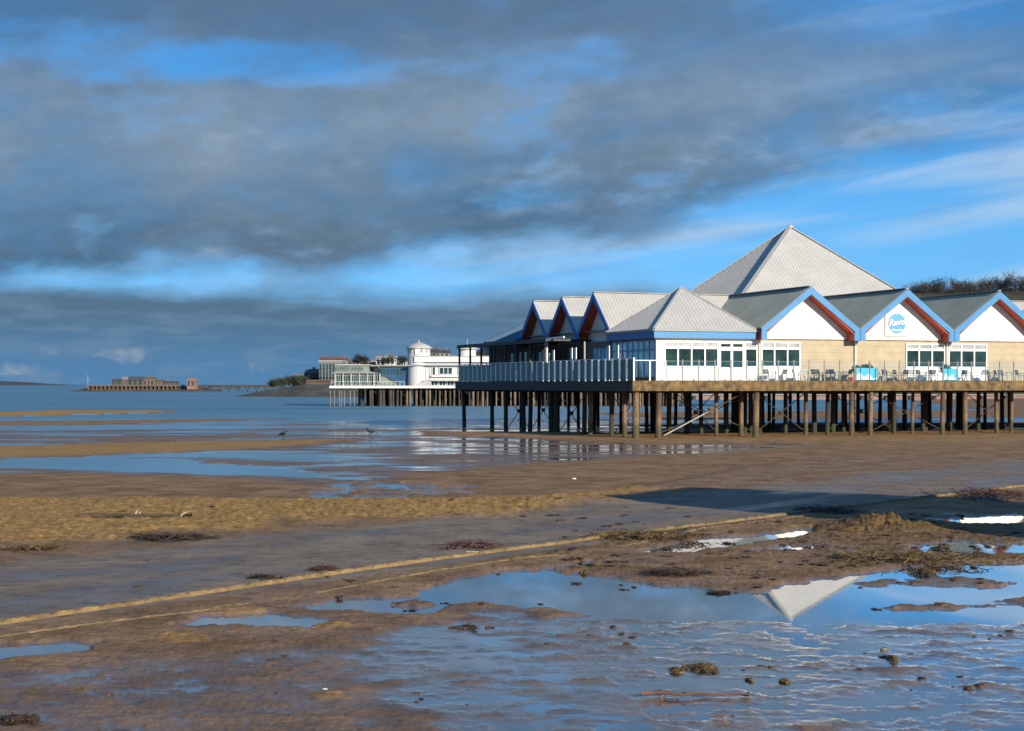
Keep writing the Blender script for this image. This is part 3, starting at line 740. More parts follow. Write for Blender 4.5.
# ---- corner hip roofs
def hip(x0, y0, x1, y1, hx_, hy_, apex, ov=0.45, rm=None):
    rm = rm or M_roof
    ax, ay = (x0 + x1) / 2, (y0 + y1) / 2
    X0, X1 = x0 - (ov if hx_ < 0 else 0), x1 + (ov if hx_ > 0 else 0); Y0, Y1 = y0 - (ov if hy_ < 0 else 0), y1 + (ov if hy_ > 0 else 0)
    ze = 3.88; A = (ax, ay, apex)
    c = [(X0, Y0, ze), (X1, Y0, ze), (X1, Y1, ze), (X0, Y1, ze)]
    for i in range(4):
        p, q = c[i], c[(i + 1) % 4]
        mid_ = (Vector(p) + Vector(q)) / 2
        MB().roof([p, q, A], mid_ - Vector(A), 0.30, 0.08, .05, .02).build('hip_roof', rm, pav)
    rc = MB()
    for p in c: rc.bar(Vector(p) + Vector((0, 0, .03)), Vector(A) + Vector((0, 0, .03)), .2, .07)
    rc.build('ridge_cap', rm, pav)
    fz0, fz1 = 3.20, 3.80
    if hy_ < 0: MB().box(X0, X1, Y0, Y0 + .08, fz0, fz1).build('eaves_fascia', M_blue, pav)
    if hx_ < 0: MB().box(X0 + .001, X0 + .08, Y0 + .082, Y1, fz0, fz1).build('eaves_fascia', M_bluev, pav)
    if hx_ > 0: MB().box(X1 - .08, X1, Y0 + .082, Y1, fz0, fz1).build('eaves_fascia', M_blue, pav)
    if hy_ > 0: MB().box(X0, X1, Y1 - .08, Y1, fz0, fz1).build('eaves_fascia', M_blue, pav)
    MB().box(X0 + .08, X1, Y0 + .085, Y1 - .09, 3.24, 3.30).build('eaves_soffit', M_white, pav)
    g_ = MB()
    if hy_ < 0: g_.box(X0, X1, Y0 - .1, Y0, 3.72, 3.84)
    if hx_ < 0: g_.box(X0 - .1, X0, Y0, Y1, 3.72, 3.84)
    if g_.v: g_.build('gutter', M_cap, pav)
hip(0, 0, HB, BW, -1, -1, PK + .05)
hip(0, BY - BW, BW, BY, -1, 1, PK - .6, rm=pm('shaded_roof_sheet', (0.07, 0.16, 0.26), .6, .1, .5, streak=.2))  # blue-grey sheet colour stands in for the shade on this hip
hip(BX - BW, 0, BX, BW, 1, -1, PK + .05)
hip(BX - BW, BY - BW, BX, BY, 1, 1, PK + .05)
# ---- the great pyramid
APX = Vector((22.15, 19.2, 14.0)); pz = 4.0
px_, py_ = 12.5, 10.0
cn = [APX + Vector((sx * px_, sy * py_, pz - 14.0)) for sx, sy in ((-1, -1), (1, -1), (1, 1), (-1, 1))]
for i in range(4):
    p, q = cn[i], cn[(i + 1) % 4]
    MB().roof([p, q, APX], (p + q) / 2 - APX, 0.32, 0.10, 0.05, 0.022).build('pyramid_roof', M_roof, pav)
rc = MB()
for p in cn: rc.bar(p + Vector((0, 0, .05)), APX + Vector((0, 0, .05)), .42, .08)
for f_ in (.36, .68):
    for i in range(2):
        p, q = cn[i], cn[(i + 1) % 4]; a_, b_ = p + (APX - p) * f_, q + (APX - q) * f_; n_ = (q - p).cross(APX - p).normalized()
        rc.bar(a_ + n_ * .02, b_ + n_ * .02, .09, .02, n_)
rc.lathe(APX, [(.3, -.1), (.22, .12), (.04, .2)], 8)
rc.build('ridge_cap', M_roof, pav)
MB().box(.2, BX - .2, .2, BY - .2, 4.105, 4.16).build('flat_roof', M_roof_g, pav)

# ---- round sign on the middle gable
sgx = gx[1] - 0.42
sign = thing('wall_sign', 'square white sign board with round blue badge reading Revo on a gable', 'sign', W0 + Ud * sgx + Vd * (-.05) + Vector((0, 0, 4.55)), PA)
MB().box(-1.02, 1.02, -.11, .0, -1.0, 1.0).build('board', pm('sign_white', (0.80, 0.80, 0.78), 0.4, .02), sign)
dk_ = MB(); n = 40
dk_.prism([Vector((.79 * math.cos(2 * math.pi * i / n), -.113, .79 * math.sin(2 * math.pi * i / n))) for i in range(n)], (0, -.022, 0))
badge = dk_.build('badge', pm('badge_blue', (0.09, 0.32, 0.64), 0.4, .04), sign)
cv = bpy.data.curves.new('lettering', 'FONT'); cv.body = 'Revo'; cv.size = 0.70; cv.extrude = 0.02; cv.align_x = 'CENTER'; cv.align_y = 'CENTER'; cv.shear = 0.25; cv.offset = 0.022
tmp = bpy.data.objects.new('tmp_text', cv); COL.objects.link(tmp)
dg = bpy.context.evaluated_depsgraph_get(); dg.update()
lme = bpy.data.meshes.new_from_object(tmp.evaluated_get(dg)); bpy.data.objects.remove(tmp)
lo_ = bpy.data.objects.new('lettering', lme); COL.objects.link(lo_); lo_.parent = sign
lo_.rotation_euler = (R(90), 0, 0); lo_.location = (-.06, -.158, 0.06); lo_.rotation_euler = (R(90), R(-6), 0)
lme.materials.clear(); lme.materials.append(pm('letter_white', (0.82, 0.82, 0.82), 0.4, .01))
cv = bpy.data.curves.new('lettering_edge', 'FONT'); cv.body = 'Revo'; cv.size = 0.70; cv.extrude = 0.004; cv.align_x = 'CENTER'; cv.align_y = 'CENTER'; cv.shear = 0.25; cv.offset = 0.06
tmp = bpy.data.objects.new('tmp_text', cv); COL.objects.link(tmp)
dg = bpy.context.evaluated_depsgraph_get(); dg.update()
lm2 = bpy.data.meshes.new_from_object(tmp.evaluated_get(dg)); bpy.data.objects.remove(tmp)
le_ = bpy.data.objects.new('lettering_edge', lm2); COL.objects.link(le_); le_.parent = sign
le_.location = (-.05, -.143, .04); le_.rotation_euler = (R(90), R(-6), 0); lm2.materials.clear(); lm2.materials.append(pm('badge_navy', (0.02, 0.10, 0.30), 0.4, .04))
wv_ = MB()
wv_.prism([Vector((a, -.136, z)) for a, z in [(-.54, -.50), (-.3, -.44), (0, -.52), (.3, -.44), (.54, -.51), (.46, -.58), (.28, -.52), (0, -.60), (-.3, -.52), (-.46, -.57)]], (0, -.012, 0))
wv_.build('wave_mark', MATS['letter_white'], badge)

# ---- balustrades
b1 = thing('glass_balustrade', 'clear glass balustrade with slim grey posts along the sunlit terrace edge', 'balustrade', C0, PA)
n1 = int(DL / 1.3)
for i in range(36):
    x = 2.65 + 1.3 * i
    thick = i in (4,)
    MB().box(x - (.06 if thick else .035), x + (.06 if thick else .035), .06, .13, .021, 1.55 if i else 1.5).build('post', M_steel, b1)
    if i < 35: MB().box(x + .06, x + 1.24, .088, .10, .10, 1.42).build('glass_panel', M_glass, b1)
MB().bar((2.65, .095, 1.44), (2.65 + 1.3 * 35, .095, 1.44), .02, .025).build('top_rail', M_steel, b1)
b2 = thing('glass_balustrade', 'salt-hazed glass balustrade with pale close-set posts on the shaded seaward side', 'balustrade', C0, PA)
n2 = 31
for i in range(n2 + 1):
    y = .12 + 1.3 * i
    MB().box(.06, .16, y - .065, y + .065, .021, 1.62).build('post', M_steel_w, b2)
    if i < n2: MB().box(.10, .115, y + .09, y + 1.21, .08, 1.54).build('glass_panel', M_glass_w, b2)
MB().box(.05, .17, .05, .12 + 1.3 * n2 + .08, 1.622, 1.67).build('top_rail', M_steel_w, b2)
MB().box(.13, 2.6, .05, .10, 1.45, 1.5).build('return_rail', M_steel_w, b2)
for x in (1.35, 2.55): MB().box(x - .05, x + .05, .04, .11, .021, 1.5).build('post', M_steel_w, b2)

# ---- dark canopy over the seaward terrace
cp = thing('canopy', 'long black flat canopy on thin posts over the seaward terrace', 'canopy', C0, PA)
y0c, y1c = v_at(548, .4), DW + .1
MB().box(.25, 4.2, y0c, y1c, 3.32, 3.50).build('canopy_roof', M_black, cp)
MB().box(.2, .27, y0c, y1c + .03, 3.22, 3.52).build('canopy_fascia', M_black, cp)
for px in (457.5, 470, 481, 491, 494.5, 505, 516, 530, 545):
    y = min(v_at(px, .4), y1c - .1)
    MB().box(.35, .50, y - .08, y + .08, 0.03, 3.319).build('post', M_black, cp)
for y in (y1c - .2, y1c - 8): MB().box(3.4, 3.52, y - .06, y + .06, .021, 3.319).build('post', M_black, cp)
pf = thing('portal_frame', 'slim white steel portal frame standing on the seaward terrace', 'frame', C0, PA)
ya, yb = v_at(547, .9), v_at(577, .9)
MB().box(.85, .95, ya - .06, ya + .06, .021, 3.5).build('post', M_steel_w, pf)
MB().box(.85, .95, ya - .06, v_at(564, .9), 3.502, 3.64).build('beam', M_steel_w, pf)
tb = thing('terrace_post', 'thin grey steel post rising above the balustrade by the dark brick wall', 'post', C0 + Ud * .9 + Vd * v_at(584.5, .9), PA)
MB().box(-.06, .06, -.06, .06, .0, 3.1).build('shaft', M_steel, tb); MB().box(-.12, .12, -.12, .12, 0, .04).build('base_plate', M_steel, tb)
gsn = 0
for px, hgt_ in ((512, 2.5), (516, 2.6), (520, 2.6), (525.5, 2.6), (540, 2.5), (543, 2.7), (548.5, 2.4), (553, 2.6), (571, 2.7), (575, 2.7), (608, 2.7), (617, 2.7)):
    y = v_at(px, 1.6)
    gsn += 1
    t_ = thing('glass_screen', f'tall narrow pale glass windbreak on the seaward terrace, {ORD[gsn - 1]} from its sea end', 'windbreak', C0 + Ud * 1.6 + Vd * y, PA, 'glass windbreaks on the seaward terrace')
    MB().box(-.012, .012, -.24, .24, .05, hgt_).build('pane', glass_mat('windbreak_glass', (.65, .78, .8), .55) if 'wg' not in MATS else MATS['wg'], t_)
    MATS['wg'] = bpy.data.materials['windbreak_glass']
    MB().box(-.03, .03, -.29, -.242, .0, hgt_ + .02).build('edge_post', M_steel_w, t_); MB().box(-.05, .05, -.29, .25, 0, .05).build('shoe', M_steel, t_)

# ---- terrace furniture
def chair(mat):
    t_ = thing('terrace_chair', '', 'chair', (0, 0, 0))
    s_ = MB()
    for k in range(5): s_.box(-.22 + k * .09, -.14 + k * .09, -.21, .22, .44, .465)
    s_.build('seat', mat, t_)
    b_ = MB()
    for k in range(5):
        b_.bar((-.19 + k * .095, .235, .55), (-.19 + k * .095, .335, .88), .06, .02)
    b_.bar((-.24, .335, .885), (.24, .335, .885), .04, .03); b_.bar((-.24, .235, .55), (.24, .235, .55), .04, .03)
    b_.build('backrest', mat, t_)
    for sx in (-1, 1):
        MB().bar((sx * .235, -.20, 0), (sx * .225, -.19, .66), .035, .035).build('leg', mat, t_)
        MB().bar((sx * .235, .32, 0), (sx * .225, .22, .47), .035, .035).build('leg', mat, t_)
        MB().bar((sx * .245, -.22, .665), (sx * .245, .29, .665), .05, .025).build('armrest', mat, t_)
        MB().bar((sx * .245, .22, .47), (sx * .245, .335, .88), .035, .035).build('back_upright', mat, t_)
    return t_
def table(mat):
    t_ = thing('terrace_table', '', 'table', (0, 0, 0))
    MB().box(-.4, .4, -.4, .4, .71, .74).build('tabletop', mat, t_)
    MB().tube([(0, 0, .03), (0, 0, .71)], .035, 8).build('pedestal', mat, t_)
    MB().bar((-.33, 0, .015), (.33, 0, .015), .06, .03).build('foot', mat, t_); MB().bar((0, -.33, .017), (0, .33, .017), .06, .03).build('foot', mat, t_)
    return t_
ch_d = chair(pm('black_slats', (0.03, 0.028, 0.026), 0.6, .2)); ch_g = chair(pm('grey_mesh', (0.20, 0.17, 0.13), 0.7, .2)); ch_w = chair(pm('white_metal', (0.7, 0.68, 0.64), 0.5, .05))
tbl = table(pm('grey_table', (0.33, 0.31, 0.28), 0.5, .1))
used = {}
def place(src, px, v_, rz, label):
    q = C0 + Ud * u_at(px, v_) + Vd * v_; q.z = C0.z
    if src.name not in used:
        used[src.name] = 1; src.location = q; src.rotation_euler = (0, 0, PA + rz); src['label'] = label; return src
    return dup(src, q, PA + rz, label)
nd = ng = nw = ntb = 0
for px, v_, rz, kd in ((768.5, 2.4, 1.9, 'g'), (782, 2.9, -1.4, 'g'), (797, 2.6, 1.3, 'd'), (803, 1.7, 2.6, 'w'), (816, 2.0, 1.5, 'd'), (819, 2.9, 1.9, 'd'), (826, 2.4, -1.2, 'd'), (835, 1.8, 1.7, 'd'), (838.5, 2.8, 1.2, 'w'),
                       (847, 2.1, -1.6, 'd'), (882, 2.4, 1.5, 'w'), (887, 1.7, 1.8, 'd'), (898, 2.6, 1.4, 'd'), (903, 1.9, -1.4, 'd'), (912, 2.7, 2.2, 'w'), (921, 2.0, 1.6, 'g'), (930.5, 2.5, -1.3, 'd'), (934, 1.6, 1.4, 'd'),
                       (962, 2.2, -1.3, 'd'), (967, 2.8, 1.4, 'd'), (981, 2.0, -1.5, 'w'), (990, 2.6, 1.6, 'g'), (998.5, 2.1, 1.3, 'd'), (1003, 2.9, 1.7, 'd'), (1020, 2.2, 1.4, 'd')):
    if kd == 'd': nd += 1; l = f'black slatted terrace chair behind the glass balustrade, {ORD[nd - 1]} black one from the left'; s_ = ch_d
    elif kd == 'g': ng += 1; l = f'brown-grey mesh terrace chair behind the glass balustrade, {ORD[ng - 1]} brown-grey one from the left'; s_ = ch_g
    else: nw += 1; l = f'white metal terrace chair behind the glass balustrade, {ORD[nw - 1]} white one from the left'; s_ = ch_w
    o_ = place(s_, px, v_, rz, l); o_['group'] = 'chairs on the sunlit terrace'
for px, v_ in ((775.5, 2.6), (808, 2.2), (831, 2.3), (843, 2.5), (892.5, 2.2), (907, 2.3), (926, 2.4), (972, 2.4), (994, 2.2), (1012, 2.4)):
    ntb += 1
    o_ = place(tbl, px, v_, rng.uniform(-.3, .3), f'small square grey terrace table behind the glass balustrade, {ORD[ntb - 1]} from the left'); o_['group'] = 'tables on the sunlit terrace'
# turquoise banners, shrubs, red bin
M_tq = pm('turquoise_print', (0.03, 0.42, 0.62), 0.5, .08, 2); M_tqw = pm('pale_print', (0.55, 0.78, 0.82), 0.5, .04, 2)
M_leaf = pm('evergreen_leaf', (0.035, 0.075, 0.025), 0.7, .5, 3)
def banner(px0, px1, h, label):
    v_ = 1.0; a, b_ = u_at(px0, v_), u_at(px1, v_)
    q = C0 + Ud * (a + b_) / 2 + Vd * v_
    t_ = thing('wind_break', label, 'banner', q, PA, 'turquoise banners on the terrace'); L = (b_ - a) / 2
    MB().box(-L, L, -.02, .02, .08, h).build('panel', M_tq, t_)
    for sx in (-L, L): 
        MB().box(sx - .03, sx + .03, -.04, .04, 0, h + .04).build('frame_post', M_steel, t_); MB().box(sx - .05, sx + .05, -.25, .25, -.0, .03).build('foot', M_steel, t_)
    pr = MB(); N = 14
    top = [Vector((-L + .05 + (2 * L - .1) * i / N, -.022, h * (.42 + .16 * math.sin(i * .9) + .1 * math.sin(i * .37)))) for i in range(N + 1)]
    for i in range(N):
        pr.prism([Vector((top[i].x, -.022, .12)), Vector((top[i + 1].x, -.022, .12)), top[i + 1], top[i]], (0, -.006, 0))
    pr.build('wave_print', M_tqw, t_)
    return q
qa = banner(856, 877, 1.0, 'wider turquoise wave-print windbreak banner below the downpipe left of the sign')
qb = banner(943.5, 957.5, 0.98, 'narrower turquoise wave-print windbreak banner in front of the paired white windows')
def shrub(q, r, h, label):
    t_ = thing('potted_shrub', label, 'shrub', q, rng.uniform(0, 3), 'shrubs behind the turquoise banners')
    MB().lathe((0, 0, 0), [(.18, 0), (.24, .4), (.25, .42)], 12).build('pot', M_pile_d, t_)
    MB().tube([(0, 0, .3), (0.02, 0, h - r)], .03, 6).build('stem', M_pile_d, t_)
    lf = MB()
    for k in range(420):
        d = Vector((rng.gauss(0, 1), rng.gauss(0, 1), rng.gauss(0, 1))).normalized() * r * (.55 + .5 * rng.random()) * (1 + .25 * math.sin(k))
        p = Vector((0, 0, h - r * .8)) + Vector((d.x, d.y, d.z * .8))
        a = Vector((rng.gauss(0, 1), rng.gauss(0, 1), rng.gauss(0, 1))).normalized() * .08; b_ = a.orthogonal().normalized() * .05
        lf.add([p - a, p + b_, p + a, p - b_], [(0, 1, 2, 3)])
    lf.build('foliage', M_leaf, t_)
shrub(qa + Ud * -.5 + Vd * .6, .35, 1.18, 'small dark green shrub peeping over the left end of the wider banner')
shrub(qa + Ud * .45 + Vd * .6, .45, 1.32, 'larger dark green shrub peeping over the middle of the wider banner')
shrub(qb + Ud * -.05 + Vd * .6, .48, 1.34, 'dark green shrub peeping over the narrower banner by the paired windows')
q = C0 + Ud * u_at(852.5, 1.2) + Vd * 1.2
rb = thing('red_tub', 'small red tub on the terrace floor by the downpipe', 'tub', q, PA)
MB().lathe((0, 0, 0), [(.2, 0), (.26, .26), (.28, .27), (.28, .3), (.24, .3), (.22, .1)], 14).build('body', pm('red_plastic', (.6, .06, .03), .4, .1), rb)
MB().bar((-.27, 0, .31), (.27, 0, .31), .02, .02).build('handle', M_steel, rb)
# ------------------------------------------------------------------ the distance
M_fw = pm('far_white', (0.60, 0.595, 0.58), 0.6, 0.06, 0.4, streak=0.3, dirt=(.42, .41, .39)); M_fg = pm('far_grey_roof', (0.40, 0.39, 0.37), 0.6, 0.08, 0.3)
M_ftrim = pm('far_shadow_line', (0.22, 0.23, 0.24), 0.6, 0.1, 0.5)
M_fglass = pm('far_glass', (0.03, 0.06, 0.07), 0.08, 0.3, 0.4, spec=0.6); M_fgreen = pm('far_pale_green', (0.20, 0.235, 0.205), 0.5, 0.2, 0.6)
M_fgreenb = pm('far_green_glazing', (0.045, 0.085, 0.08), 0.15, 0.35, 0.4); M_fblue = pm('far_blue_cladding', (0.035, 0.10, 0.20), 0.35, 0.3, 0.3)
M_fpile = pm('far_pile', (0.15, 0.11, 0.075), 0.85, 0.35, 0.6); M_fpile2 = pm('far_pile_dark', (0.05, 0.042, 0.035), 0.85, 0.35, 0.6); M_fpile3 = pm('far_pile_pale', (0.16, 0.15, 0.135), .8, .2, .6)
M_rock = pm('shore_rock', (0.055, 0.05, 0.04), 0.9, 0.4, 0.1, grain=0.3); M_scrub = pm('scrub', (0.032, 0.031, 0.02), 0.9, 0.5, 0.08, grain=0.3)
M_hill = pm('far_hill', (0.03, 0.04, 0.045), 0.95, 0.3, 0.01)  # cloud shade over the far coast is put into this dark blue
M_fcream = pm('far_cream', (0.28, 0.25, 0.20), 0.8, 0.08, 0.3); M_ftan = pm('far_tan', (0.125, 0.09, 0.06), 0.85, 0.2, 0.3); M_fdark = pm('far_slate', (0.06, 0.065, 0.075), 0.8, 0.3, 0.3); M_fpink = pm('far_pink', (0.26, 0.135, 0.105), 0.8, 0.12, 0.2)
M_fred = pm('far_red_roof', (0.17, 0.085, 0.06), 0.8, 0.3, 0.3); M_twig = pm('bare_twigs', (0.040, 0.034, 0.030), 0.95, 0.3, 0.3)
def px2m(Y): return Y / FPX

# ---- long pier
YP = 300.0; s = px2m(YP)
zd = CZ + (385 - 386.0) * s
gpier = thing('long_pier', 'distant long pier on dense rows of piles with a white deck edge', 'pier', (at(330, 386, YP).x, YP, 0))
x0 = 0.0; x1 = (700 - 330) * s
MB().box(0, x1, 0, 22, zd - .35, zd).build('deck', M_deck, gpier)
MB().box(-.1, (505 - 330) * s, -.25, -.01, zd - .42, zd + .06).build('deck_edge', M_fw, gpier)
MB().box((505 - 330) * s, x1, -.25, -.01, zd - .5, zd + .06).build('side_beam', M_fpile2, gpier)
def gpile(px, dpt, w, mat):
    x = (px - 330) * s
    return MB().tube([(x, dpt, zbeach(x + gpier.location.x, YP + dpt) - 0.6), (x, dpt, zd - .35)], w, 6).build('pile', mat, gpier)
for px in (330, 334, 339, 341, 344, 350, 354): gpile(px, .6, .12, M_fpile3)
for px in (370, 372, 380, 383, 390): gpile(px, .8, .34 if px in (380, 383, 390) else .22, M_fpile2)
k = 0
for i in range(62):
    px = 392 + i * 4.75 + rng.uniform(-1.3, 1.3)
    gpile(px, .6 + rng.uniform(0, .5), rng.choice((.15, .2, .24)), rng.choice((M_fpile, M_fpile, M_fpile2)))
for i in range(24):
    gpile(360 + i * 13.2 + rng.uniform(-3, 3), 9, .24, M_fpile2)
st_p = MB()
for i in range(330):
    x = (357 + i * 1.03 - 330) * s + rng.uniform(-.2, .2); d_ = rng.choice((5, 13, 17, 21))
    st_p.tube([(x, d_, FARZ - .8), (x, d_, zd - .35)], .27, 5)
tag(st_p.build('inner_pile', M_fpile2, gpier), kind='stuff')
br = MB()
for i in range(24):
    xa = (372 + i * 13 - 330) * s
    br.bar((xa, 1.3, zd - 1), (xa + 2.2, 1.3, zd - 1.05), .12, .12); br.bar((xa, 1.3, zd - .6), (xa + 2.3, 1.3, FARZ + .7), .09, .09)
br.build('bracing', M_fpile2, gpier)

# ---- white pier pavilion with domed tower
hall = thing('white_pier_hall', 'long white pier hall with a domed round tower on the distant pier', 'hall', (0, 0, 0))
def P4(px, y, d=0.0): return at(px, y, YP + d)
a, b_ = P4(407, 386), P4(760, 386)
def zz(y): return CZ + (385 - y) * s
def xx(px): return (px - 512) * s
HW = MB().box(xx(431), b_.x, YP + 1.5, YP + 20, zd, zz(359)).build('wall', M_fw, hall)
MB().box(xx(414), b_.x, YP + .9, YP + 1.45, zz(362), zz(356.5)).build('parapet', M_fw, hall)
MB().box(xx(414), b_.x, YP + .8, YP + 21, zz(356.4), zz(355.8)).build('roof', M_fg, hall)
MB().box(xx(407), b_.x, YP + .93, YP + 1.48, zz(366), zz(364.6)).build('shadow_trim', M_ftrim, hall)
def fwin(parent, p0, p1, y0, y1, n, d=1.42, pane=M_fglass, fr=M_fw):
    f = MB(); x0, x1, z0, z1 = xx(p0), xx(p1), zz(y1), zz(y0); Yw = YP + d
    f.box(x0, x1, Yw - .12, Yw, z0, z0 + .12); f.box(x0, x1, Yw - .12, Yw, z1 - .12, z1)
    for i in range(n + 1):
        c = x0 + (x1 - x0) * i / n; f.box(c - .06, c + .06, Yw - .11, Yw - .01, z0 + .12, z1 - .12)
    o_ = f.build('window', fr, parent); MB().box(x0 + .05, x1 - .05, Yw - .05, Yw + .05, z0 + .05, z1 - .05).build('pane', pane, o_); return o_
fwin(hall, 432, 435, 366.5, 377, 1); fwin(hall, 439, 452, 367, 374.5, 3); fwin(hall, 458, 468, 367, 375, 2); fwin(hall, 474, 490, 367, 376, 3)
MB().box(xx(431), b_.x, YP + 1.0, YP + 1.4, zz(377), zz(374.8)).build('balcony', M_fw, hall)
MB().box(xx(424), b_.x, YP - .0, YP + 1.0, zz(380.6), zz(380.0)).build('lower_canopy', M_fg, hall)
for p0 in range(431, 500, 8): fwin(hall, p0, p0 + 6.4, 380.8, 386, 2)
MB().prism([Vector((xx(414), YP + .1, zd)), Vector((xx(431), YP + .1, zd)), Vector((xx(431), YP + .1, zz(380.3))), Vector((xx(426), YP + .1, zz(380.3)))], (0, .8, 0)).build('ramp_wall', M_fg, hall)
for p0 in range(417, 431, 4): MB().box(xx(p0), xx(p0 + .4), YP + 1.35, YP + 1.6, zd, zz(366.2)).build('pilaster', M_fg, hall)
MB().box(xx(414), xx(431), YP + 1.5, YP + 9, zd, zz(359)).build('side_wall', M_fw, hall)
tw = MB().lathe((xx(418), YP + 3.2, 0), [(2.15, zd), (2.15, zz(349))], 24).build('tower', M_fw, hall)
MB().lathe((xx(418), YP + 3.2, 0), [(2.2, zz(352.5)), (2.2, zz(348.4))], 12).build('lantern_window', M_ftrim, tw)
MB().box(xx(414.5), xx(420), YP + .94, YP + 1.3, zz(354.5), zz(348.3)).build('lantern_panel', M_fw, tw)
MB().lathe((xx(418), YP + 3.2, 0), [(2.5, zz(348.3)), (2.45, zz(347.4)), (1.9, zz(345)), (1.0, zz(343)), (.3, zz(342)), (.1, zz(341.6)), (.06, zz(339))], 24).build('dome', M_fg, tw, True)
t2 = MB().lathe((xx(466), YP + 8, 0), [(1.7, zz(356)), (1.7, zz(348.6))], 20).build('tower', M_fw, hall)
MB().lathe((xx(466), YP + 8, 0), [(2.2, zz(348.5)), (2.1, zz(347.6)), (1.4, zz(345.8)), (.6, zz(344.4)), (.08, zz(344)), (.05, zz(337))], 20).build('dome', M_fg, t2, True)
# ---- grey green glazed building on the pier head
gh = thing('glazed_pier_house', 'pale grey-green two-storey glazed house on the sea end of the distant pier', 'building', (0, 0, 0))
MB().box(xx(335), xx(379), YP + 1.2, YP + 14, zd, zz(373.5)).build('lower_wall', M_fgreen, gh)
MB().prism([Vector((xx(330), YP + .6, zz(373.4))), Vector((xx(380), YP + .6, zz(373.4))), Vector((xx(369), YP + 2, zz(371.5))), Vector((xx(334), YP + 2, zz(371.5)))], (0, 12, 0)).build('canopy_roof', M_fg, gh)
MB().box(xx(335), xx(368), YP + 2.4, YP + 13, zz(371.4), zz(365.4)).build('upper_wall', M_fgreen, gh)
MB().box(xx(334), xx(369), YP + 2.0, YP + 13.4, zz(365.3), zz(364.2)).build('roof', M_fg, gh)
for i, p0 in enumerate((336.5, 343, 350.5, 357)): fwin(gh, p0, p0 + 5.4, 366.4, 370.6, 3, 2.34, M_fgreenb, M_fgreen)
for p0 in (335.6, 343, 351, 359, 366.5, 373): fwin(gh, p0, p0 + 6.2, 375, 385, 3, 1.14, M_fgreenb, M_fgreen)
for p0 in (334, 342, 350, 358.5, 366.5, 373, 379): MB().box(xx(p0), xx(p0) + .22, YP + .75, YP + 1.0, zd, zz(373.6)).build('column', M_fg, gh)
bh = thing('blue_pier_house', 'dark blue clad house with an outside stair beside the white tower', 'building', (0, 0, 0))
MB().box(xx(379.5), xx(406.4), YP + 3, YP + 15, zd, zz(366.2)).build('wall', M_fblue, bh)
MB().box(xx(370), xx(406.6), YP + 2.4, YP + 15.4, zz(366.1), zz(365)).build('roof', M_fcream, bh)
fwin(bh, 391, 405.5, 367.5, 374, 4, 2.94, M_fglass, M_fblue); fwin(bh, 381, 389, 368, 374, 2, 2.94, M_fglass, M_fblue)
sb = MB()
sb.prism([Vector((xx(372), YP + 1.6, zd)), Vector((xx(400), YP + 1.6, zd)), Vector((xx(398), YP + 1.6, zd + .5)), Vector((xx(382), YP + 1.6, zz(376.5))), Vector((xx(380), YP + 1.6, zz(376.5)))], (0, 1.2, 0)); sb.build('stair', M_fgreen, bh)
sr = MB(); sr.bar((xx(382), YP + 1.5, zz(374.5)), (xx(399), YP + 1.5, zz(384)), .08, .35); sr.build('stair_rail', M_fdark, bh)
pr_ = thing('pier_railing', 'thin white railing along the sea end of the distant pier deck', 'railing', (0, 0, 0))
for i in range(18): MB().box(xx(331 + i * 4.3), xx(331 + i * 4.3) + .05, YP - .05, YP, zd + .06, zd + .85).build('post', M_fw, pr_)
MB().bar((xx(331), YP - .025, zd + .85), (xx(404.5), YP - .025, zd + .85), .05, .05).build('rail', M_fw, pr_)

# ---- headland with town
YH = 560.0; sh = px2m(YH)
def hz(y, Y=YH): return CZ + (385 - y) * Y / FPX
def hx(px, Y=YH): return (px - 512) * Y / FPX
def ridge(name, pts, Y, depth, base, mat, jag=0.5, kind='structure', step=2.0):
    """a bank of land: skyline given by real heights along the way, sloping down in front and behind"""
    xs = [p[0] for p in pts]; zs = [p[1] for p in pts]
    n = max(8, int((xs[-1] - xs[0]) / step)); vs = []; fs = []
    prof = [(-1.0, 0.0), (-.8, .35), (-.45, .72), (-.15, .93), (0.0, 1.0), (.5, .9), (1.0, .0)]
    r_ = random.Random(len(name) * 7 + n)
    for i in range(n + 1):
        x = xs[0] + (xs[-1] - xs[0]) * i / n; z = float(np.interp(x, xs, zs)); 
        for j, (d_, h_) in enumerate(prof):
            jj = r_.uniform(-jag, jag) if 0 < j < 6 else 0
            vs.append((x + r_.uniform(-.3, .3) * step, Y + depth * d_ + jj, base + max(0, (z - base)) * h_ + jj * .5 * min(1, (z - base) / (4 * jag + .01))))
    m_ = len(prof)
    for i in range(n):
        for j in range(m_ - 1): fs.append((i * m_ + j, (i + 1) * m_ + j, (i + 1) * m_ + j + 1, i * m_ + j + 1))
    return tag(MB().add(vs, fs).build(name, mat), kind=kind)
ridge('headland', [(hx(232), -.9), (hx(250), hz(393.5)), (hx(275), hz(388.5)), (hx(300), hz(385)), (hx(345), hz(384)), (hx(420), hz(383.5)), (hx(520), hz(386)), (hx(600), hz(391)), (hx(640), hz(396))], YH, 26, -1.2, M_rock, 1.2)
ridge('headland_bank', [(hx(272), -.5), (hx(282), hz(383)), (hx(298), hz(380)), (hx(312), hz(382)), (hx(345), hz(381.5)), (hx(420), hz(378)), (hx(520), hz(380)), (hx(560), hz(389))], YH + 34, 26, -1.2, M_scrub, 1.4)
